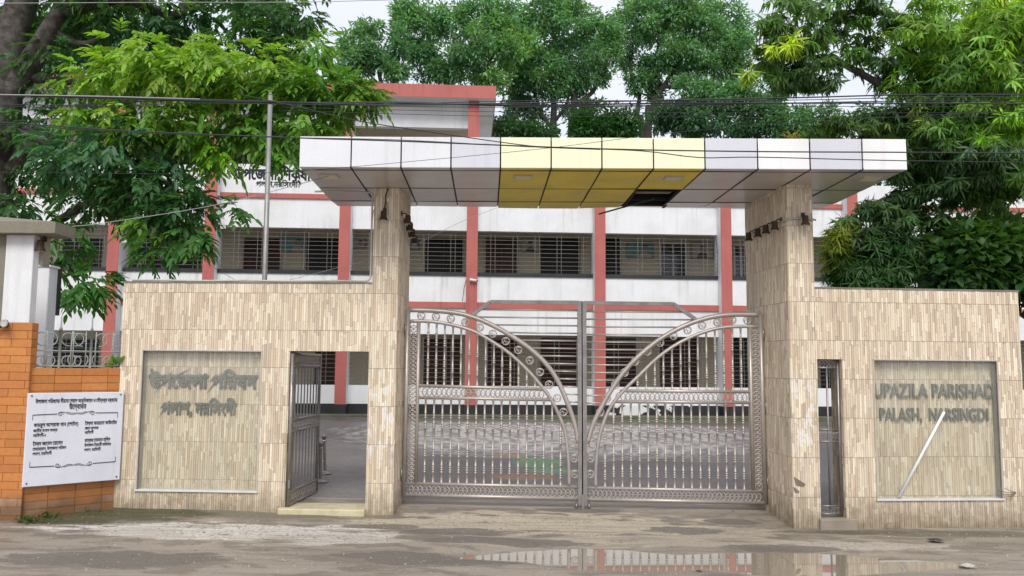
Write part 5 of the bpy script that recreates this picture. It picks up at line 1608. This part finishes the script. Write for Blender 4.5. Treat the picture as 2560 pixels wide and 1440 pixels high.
limb(mb, [B3(2330, 260, 11.8), B3(2230, 330, 11.8), B3(2150, 330, 11.8), B3(2050, 310, 11.8)], .04, .012, 6, .06)
limb(mb, [B3(2300, 60, 11.6), B3(2260, 170, 11.7), B3(2200, 240, 11.7)], .03, .01, 6, .06)
mb.build('trunk', M['bark'], mt, True)
cr_ = Crown()
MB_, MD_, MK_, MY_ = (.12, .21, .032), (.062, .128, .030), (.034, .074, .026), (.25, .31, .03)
MT = [
    (2400, 90, 11.2, 170, 90, .9, 130, MB_), (2480, 230, 11.0, 120, 110, .8, 95, MB_), (2340, 200, 11.3, 120, 80, .8, 80, (.07, .15, .025)), (2500, 70, 11.0, 90, 70, .6, 50, (.16, .25, .02)), (2290, 40, 11.4, 80, 50, .6, 34, MB_), (2400, 320, 11.4, 110, 60, .7, 60, MD_), (2500, 330, 10.8, 70, 45, .4, 26, (.14, .26, .025)), (2450, 180, 11.6, 160, 130, .9, 90, MD_),
    (2310, 270, 11.2, 30, 30, .25, 6, (.20, .24, .06)), (2460, 20, 11.2, 80, 40, .5, 26, MY_), (2320, 300, 11.2, 26, 30, .25, 6, (.2, .26, .06)),
    (1990, 60, 11.3, 110, 55, .6, 42, (.06, .12, .028)), (1950, 120, 11.3, 80, 45, .5, 28, (.06, .12, .028)), (1965, 110, 11.0, 40, 22, .25, 10, MY_), (2010, 170, 11.4, 90, 50, .6, 36, MK_), (2090, 110, 11.5, 90, 60, .6, 28, MD_), (2060, 190, 11.5, 70, 50, .5, 22, MK_), (1945, 200, 11.4, 35, 25, .3, 8, MD_), (1870, 185, 11.4, 16, 18, .2, 4, (.16, .24, .03)), (2160, 60, 11.6, 90, 50, .6, 26, MK_), (2180, 170, 11.6, 70, 50, .5, 14, MK_), (2240, 120, 11.6, 60, 60, .5, 20, MD_), (2060, 10, 11.4, 150, 30, .6, 40, MD_),
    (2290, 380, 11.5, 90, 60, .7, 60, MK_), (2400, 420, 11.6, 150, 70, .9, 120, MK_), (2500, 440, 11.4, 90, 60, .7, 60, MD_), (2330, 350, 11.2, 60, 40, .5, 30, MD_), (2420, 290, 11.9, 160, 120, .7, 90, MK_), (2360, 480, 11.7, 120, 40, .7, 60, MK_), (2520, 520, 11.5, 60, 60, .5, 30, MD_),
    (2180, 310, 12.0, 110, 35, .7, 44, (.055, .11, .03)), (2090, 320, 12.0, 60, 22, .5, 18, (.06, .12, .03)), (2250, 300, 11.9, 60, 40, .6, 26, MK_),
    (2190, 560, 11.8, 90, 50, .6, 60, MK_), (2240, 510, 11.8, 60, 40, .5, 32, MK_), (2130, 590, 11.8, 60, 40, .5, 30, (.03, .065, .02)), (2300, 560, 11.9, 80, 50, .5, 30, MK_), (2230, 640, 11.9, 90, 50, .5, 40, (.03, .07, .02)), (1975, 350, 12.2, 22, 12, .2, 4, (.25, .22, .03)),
]
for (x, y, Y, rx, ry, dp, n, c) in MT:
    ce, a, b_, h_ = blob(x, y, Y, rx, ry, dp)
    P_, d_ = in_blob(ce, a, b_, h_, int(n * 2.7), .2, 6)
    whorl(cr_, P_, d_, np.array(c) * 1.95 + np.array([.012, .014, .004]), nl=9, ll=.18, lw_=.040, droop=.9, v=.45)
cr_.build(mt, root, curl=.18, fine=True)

def shrub(name, label, px, py, Y, spec, kind, stems, **kw):
    root = at(px, py, Y); root.z = float(ground_z(root.x, Y, False)) - .05
    t = thing(name, label, 'shrub', root)
    mb = MB()
    for (x, y) in stems:
        e = at(x, y, Y) - root
        limb(mb, [Vector((random.uniform(-.1, .1), random.uniform(-.1, .1), 0)), e * .5 + Vector((random.uniform(-.1, .1), 0, 0)), e], .03, .008, 6, .03)
    mb.build('stems', M['bark'], t, True)
    c_ = Crown()
    for (x, y, rx, ry, dp, n, c) in spec:
        ce, a, b_, h_ = blob(x, y, Y, rx, ry, dp)
        P_, d_ = in_blob(ce, a, b_, h_, n, .2)
        kind(c_, P_, d_, c, **kw)
    c_.build(t, root, 'foliage', fine=True)
    return t
shrub('oleander_bush', 'tall bush of narrow drooping leaves behind the right tiled wall', 2190, 1000, 11.6,
      [(2180, 650, 110, 80, .5, 170, (.045, .12, .03)), (2150, 690, 90, 40, .5, 90, (.055, .15, .035)), (2240, 690, 70, 50, .4, 70, (.05, .14, .03)), (2085, 620, 30, 60, .25, 44, (.20, .26, .03)), (2100, 580, 26, 30, .2, 16, (.22, .28, .03)), (2200, 600, 70, 40, .4, 60, (.04, .1, .03))],
      whorl, [(2100, 620), (2150, 600), (2200, 580), (2250, 640)], nl=12, ll=.21, lw_=.028, droop=.8)
shrub('broadleaf_bush', 'rounded broad-leaved bush rising over the right end of the tiled wall', 2450, 1000, 11.3,
      [(2450, 640, 110, 70, .5, 150, (.055, .135, .03)), (2400, 690, 80, 40, .5, 80, (.04, .10, .03)), (2530, 620, 70, 60, .5, 80, (.07, .16, .03)), (2530, 690, 70, 50, .5, 70, (.045, .11, .03)), (2440, 590, 60, 30, .4, 40, (.085, .19, .03)), (2600, 700, 80, 90, .5, 50, (.05, .12, .03))],
      clump, [(2400, 640), (2450, 600), (2520, 610)], nl=11, rad=.17, ll=.17, lw_=.12)

# ---- tall trees behind the building
def far_tree(label, bx, by, Y, trunks, spec, leaf=.26):
    root = at(bx, by, Y); root.z = .4
    t = thing('tall_tree', label, 'tree', root, 0, None)
    mb = MB()
    for pts, r0, r1 in trunks:
        limb(mb, [at(x, y, Y) - root if y is not None else Vector((0, 0, 0)) for x, y in pts], r0, r1, 7, .12)
    mb.build('trunk', M['bark_far'], t, True)
    c_ = Crown()
    for (x, y, rx, ry, n, c) in spec:
        ce, a, b_, h_ = blob(x, y, Y, rx, ry, max(rx, ry) * Y / F_PX * .8)
        P_, d_ = in_blob(ce, a, b_, h_, int(n * 1.3), .2, 7)
        clump(c_, P_, d_, c, nl=18, rad=.36, ll=leaf * .85, lw_=leaf * .38, v=.3, droop=.25)
    c_.build(t, root)
    return t
G1, G2, G3, G4 = (.170, .345, .150), (.13, .28, .128), (.085, .19, .095), (.22, .41, .14)
far_tree('slender tree with open crown rising beside the red roof edge', 960, 800, 36,
         [([(960, None), (965, 400), (950, 200), (930, 110)], .2, .05), ([(960, 300), (990, 190), (1010, 140)], .1, .03), ([(955, 220), (900, 150), (870, 120)], .06, .02)],
         [(890, 130, 45, 50, 75, G1), (925, 70, 26, 32, 36, G1), (870, 175, 36, 30, 40, G1), (945, 160, 45, 40, 50, G2), (990, 185, 40, 28, 40, G1), (1000, 110, 25, 45, 34, G2)])
far_tree('tall full-crowned tree right of the red roof with a forked bare trunk', 1180, 800, 38,
         [([(1180, None), (1170, 380), (1110, 190), (1080, 120), (1060, 60)], .24, .05), ([(1150, 300), (1200, 200), (1240, 130)], .15, .04), ([(1090, 150), (1050, 100)], .08, .03)],
         [(1060, 50, 70, 60, 120, G1), (1040, 130, 55, 50, 80, G2), (1130, 60, 60, 55, 90, G1), (1220, 40, 70, 50, 110, G1), (1190, 130, 90, 60, 150, G1), (1130, 170, 70, 35, 80, G2), (1080, 185, 40, 20, 36, G2), (1270, 110, 60, 70, 100, G4), (1010, 40, 30, 40, 36, G1), (1210, 190, 60, 30, 60, G4)])
far_tree('massive dark green tree with spreading limbs above the gold panels', 1440, 800, 40,
         [([(1400, None), (1400, 420), (1385, 330), (1385, 240), (1370, 150)], .3, .1), ([(1440, None), (1440, 400), (1430, 330), (1440, 220), (1470, 130)], .35, .1), ([(1400, 330), (1350, 280), (1330, 200)], .14, .05), ([(1390, 300), (1420, 250), (1415, 190)], .1, .04), ([(1445, 260), (1500, 200), (1530, 120)], .15, .05)],
         [(1330, 90, 90, 70, 170, G1), (1420, 60, 100, 60, 180, G1), (1360, 170, 90, 60, 150, G1), (1450, 150, 80, 60, 130, G2), (1320, 230, 70, 40, 90, G2), (1400, 215, 60, 28, 60, G2), (1310, 290, 60, 40, 80, G3), (1480, 210, 45, 28, 44, G2), (1500, 100, 60, 80, 110, G1), (1290, 170, 50, 60, 70, G4), (1440, 285, 45, 18, 30, G3), (1480, 270, 30, 20, 20, G3), (1380, 20, 80, 40, 90, G1)])
far_tree('broad hazy green tree with two leaning trunks behind the office roof', 1620, 800, 42,
         [([(1605, None), (1605, 350), (1592, 300), (1595, 240), (1577, 190), (1580, 120)], .2, .06), ([(1625, None), (1620, 330), (1630, 270), (1670, 200), (1720, 120)], .3, .08), ([(1640, 250), (1600, 230)], .08, .04), ([(1650, 220), (1730, 215), (1790, 195)], .12, .04), ([(1650, 215), (1640, 150), (1650, 80)], .12, .05)],
         [(1570, 60, 80, 60, 150, G1), (1680, 60, 100, 65, 200, G1), (1780, 60, 80, 60, 140, G1), (1620, 130, 90, 40, 100, G2), (1740, 130, 100, 55, 150, G1), (1600, 195, 45, 35, 44, G2), (1640, 210, 40, 30, 40, G2), (1700, 180, 60, 34, 60, G2), (1810, 150, 60, 70, 110, G1), (1650, 160, 50, 30, 40, G1), (1850, 100, 40, 70, 60, G1), (1690, 10, 120, 30, 110, G1)])
far_tree('shadowy tree standing low behind the right half of the canopy', 1800, 800, 38,
         [([(1850, None), (1850, 380), (1860, 310), (1880, 260)], .2, .06), ([(1690, None), (1690, 380), (1695, 310), (1680, 260)], .12, .05), ([(1860, 320), (1820, 300), (1790, 280)], .08, .03)],
         [(1700, 290, 60, 50, 110, G3), (1770, 250, 80, 40, 120, G2), (1780, 310, 90, 36, 130, G3), (1840, 240, 60, 35, 70, G2), (1900, 280, 60, 40, 80, G2), (1950, 310, 70, 34, 90, G2), (1860, 330, 60, 16, 40, G3), (1740, 220, 50, 30, 40, G2), (1660, 300, 36, 40, 44, G3), (2030, 300, 60, 40, 80, G2), (1920, 230, 40, 40, 40, G2)])
far_tree('low rounded bright green tree peeping over the gold canopy panels', 1510, 800, 33,
         [([(1510, None), (1510, 420), (1510, 330)], .16, .06)],
         [(1470, 315, 42, 26, 70, (.045, .14, .028)), (1540, 310, 52, 30, 90, (.045, .14, .028)), (1510, 335, 80, 24, 90, (.035, .11, .028))], .24)
far_tree('low leafy tree at the foot of the forked trunks by the red roof', 1290, 800, 33,
         [([(1290, None), (1290, 420), (1290, 340)], .14, .05)],
         [(1290, 330, 45, 16, 50, (.05, .13, .04)), (1350, 335, 50, 12, 44, (.05, .13, .04)), (1240, 320, 30, 26, 40, (.04, .10, .04))], .22)
# more crowns beyond the left of the building and far right, seen through the leaves
far_tree('dark tree beyond the left end of the office block', 150, 800, 34,
         [([(150, None), (150, 300), (180, 100), (220, -50)], .3, .1)],
         [(120, 120, 160, 90, 200, G3), (320, 40, 120, 70, 120, G3), (60, 250, 120, 80, 120, G3), (640, 20, 90, 40, 70, G2), (260, 160, 90, 60, 80, G3)])
far_tree('dark tree closing the view beyond the mango', 2350, 800, 30,
         [([(2350, None), (2350, 400), (2330, 200)], .3, .1)],
         [(2320, 330, 180, 90, 260, G3), (2480, 300, 140, 120, 240, G3), (2250, 420, 140, 60, 150, G3), (2480, 460, 120, 70, 140, G3), (2420, 150, 160, 90, 200, G3)])

# ---- small plants and litter
def weed(px, py, lab, n=26, s=1.0, Y=None, z=None):
    p = atz(px, py, -.01) if z is None else at(px, py, Y)
    p = Vector(p)
    if z is None: p.z = float(ground_z(p.x, p.y)) - .005
    t = thing('weed', lab, 'plant', p)
    c_ = Crown(); P_ = np.zeros((n, 3)) + RNG.normal(size=(n, 3)) * np.array([.12, .05, .0]) * s
    D_ = norm(RNG.normal(size=(n, 3)) * np.array([1, 1, .2]) + np.array([0, 0, .7]))
    c_.put(P_ + D_ * .02, D_, np.tile([0, 0, 1.0], (n, 1)) + RNG.normal(size=(n, 3)) * .3, .12 * s * (.5 + RNG.random(n)), .04 * s * (.6 + RNG.random(n)), col_var((.07, .13, .03), n))
    c_.build(t, (0, 0, 0), 'leaves')
    MB().tube([(0, 0, -.02), (0, 0, .06 * s)], .006, 5).build('stem', M['brown_stick'], t)
weed(85, 1308, 'small green weed at the foot of the orange brick pier', 30, .8)
weed(120, 1300, 'low weed growing under the white marble plaque', 24, .7)
weed(215, 1285, 'scrubby weed in the moss under the plaque', 20, .6)
q = OP.sz(291, 905, .05)
pq = OP.o + OP.u * q[0] + OP.n * .05 + Vector((0, 0, o_top))
t = thing('weed', 'bright little plant sprouting on top of the orange wall', 'plant', pq)
c_ = Crown(); n = 16
D_ = norm(RNG.normal(size=(n, 3)) * np.array([.6, .5, .2]) + np.array([0, 0, .8]))
c_.put(D_ * .03 + np.array([0, 0, .02]), D_, np.tile([0, -.5, 1.0], (n, 1)) + RNG.normal(size=(n, 3)) * .2, .14 * (.6 + .6 * RNG.random(n)), .05 * (.6 + RNG.random(n)), col_var((.14, .28, .04), n))
c_.build(t, (0, 0, 0), 'leaves'); MB().tube([(0, 0, -.01), (0, 0, .08)], .005, 5).build('stem', M['brown_stick'], t)
p = RW.sz(2520, 1228, -.05)
tw = thing('dry_twig', 'bare dry twig sticking out by the right edge of the English sign niche', 'twig', RW.o + RW.u * p[0] + RW.n * -.05 + Vector((0, 0, p[1])), RW.ang)
mb = MB()
for a, l in ((-.25, .2), (.05, .26), (-.5, .16), (.3, .18)): mb.tube([(.12, .03, -.02), (.12 - l * .5 * math.cos(a), -.01, -.02 + l * .4 * math.sin(a)), (.12 - l * math.cos(a), -.02, l * math.sin(a) * .7)], .004, 4)
mb.build('twigs', M['brown_stick'], tw)
# stones and scraps on the street: stand-alone bits, each its own object
stone_me = []
for k in range(4):
    mb = MB(); prof = [(0, -.3), (.8, -.25), (1.0, .1), (.7, .45), (0, .6)]
    mb.lathe(prof, n=7)
    mb.v = [(x * random.uniform(.7, 1.2), y * random.uniform(.7, 1.2), z * random.uniform(.7, 1.1)) for x, y, z in mb.v]
    m_ = mb.mesh('stone', True); m_.materials.append(M['concrete']); stone_me.append(m_)
for k in range(70):
    px, py = random.choice([(random.uniform(100, 2500), random.uniform(1335, 1435)), (random.uniform(100, 1000), random.uniform(1300, 1430)), (random.uniform(900, 2000), random.uniform(1280, 1345))])
    p = atz(px, py, -.05)
    if UPX[0] < p.x < UPX[-1] and np.interp(p.x, LOX, LOY) - .05 < p.y < np.interp(p.x, UPX, UPY) + .05: continue
    s_ = random.uniform(.006, .016)
    o = link('stone', random.choice(stone_me), None, None, 'small pebble lying loose on the muddy street before the gate', 'stone', 'pebbles on the street', loc=(p.x, p.y, float(ground_z(p.x, p.y)) + s_ * .15), rot=(0, 0, random.uniform(0, 6)))
    o.scale = (s_, s_, s_)
def scrap(px, py, lab, mat, s_):
    p = atz(px, py, -.06); p.z = max(float(ground_z(p.x, p.y)), PUD_Z) + .002
    mb = MB(); n = 9
    V = [(math.cos(k * 6.283 / n) * random.uniform(.6, 1.1) * s_, math.sin(k * 6.283 / n) * random.uniform(.5, .9) * s_, random.uniform(0, .35) * s_) for k in range(n)] + [(0, 0, .45 * s_)]
    mb.add(V, [(k, (k + 1) % n, n) for k in range(n)])
    mb.build('litter', M[mat], None, label=lab, cat='litter', loc=p)
scrap(2418, 1412, 'crumpled pale leaf litter at the right end of the puddle', 'pvc', .09)
scrap(2340, 1352, 'dark twisted scrap on the mud before the English sign wall', 'iron', .10)
scrap(1748, 1427, 'small dark scrap at the lower edge of the puddle', 'iron', .035)
# grit worked loose from the street, thicker along the wall feet
mb = MB()
for k in range(3600):
    if k % 3 == 0: px, py = random.uniform(0, 2560), random.gauss(1318, 14)
    else: px, py = random.uniform(0, 2560), random.uniform(1290, 1440)
    p = atz(px, py, -.05)
    if p.y > 9.95 or (UPX[0] < p.x < UPX[-1] and np.interp(p.x, LOX, LOY) - .04 < p.y < np.interp(p.x, UPX, UPY) + .04): continue
    s_ = min(.013, .003 + random.expovariate(1 / .0032))
    a = random.uniform(0, 6.28); p.z = float(ground_z(p.x, p.y)) - s_ * .25
    V = [(p.x + s_ * math.cos(a + q * 2.09) * random.uniform(.7, 1.2), p.y + s_ * math.sin(a + q * 2.09), p.z) for q in range(3)] + [(p.x, p.y, p.z + s_ * 1.1)]
    g_ = random.choice(((.30, .26, .21), (.46, .43, .38), (.16, .135, .11), (.36, .2, .13)))
    mb.add(V, [(0, 1, 3), (1, 2, 3), (2, 0, 3)], g_)
def grit_mat():
    m, N, L, b = newmat('street_grit')
    a = N.new('ShaderNodeAttribute'); a.attribute_name = 'col'
    L.new(a.outputs['Color'], b.inputs['Base Color']); b.inputs['Roughness'].default_value = .9
    return m
mb.build('gravel', grit_mat(), None, kind='stuff', label='loose grit scattered over the muddy street', cat='gravel')
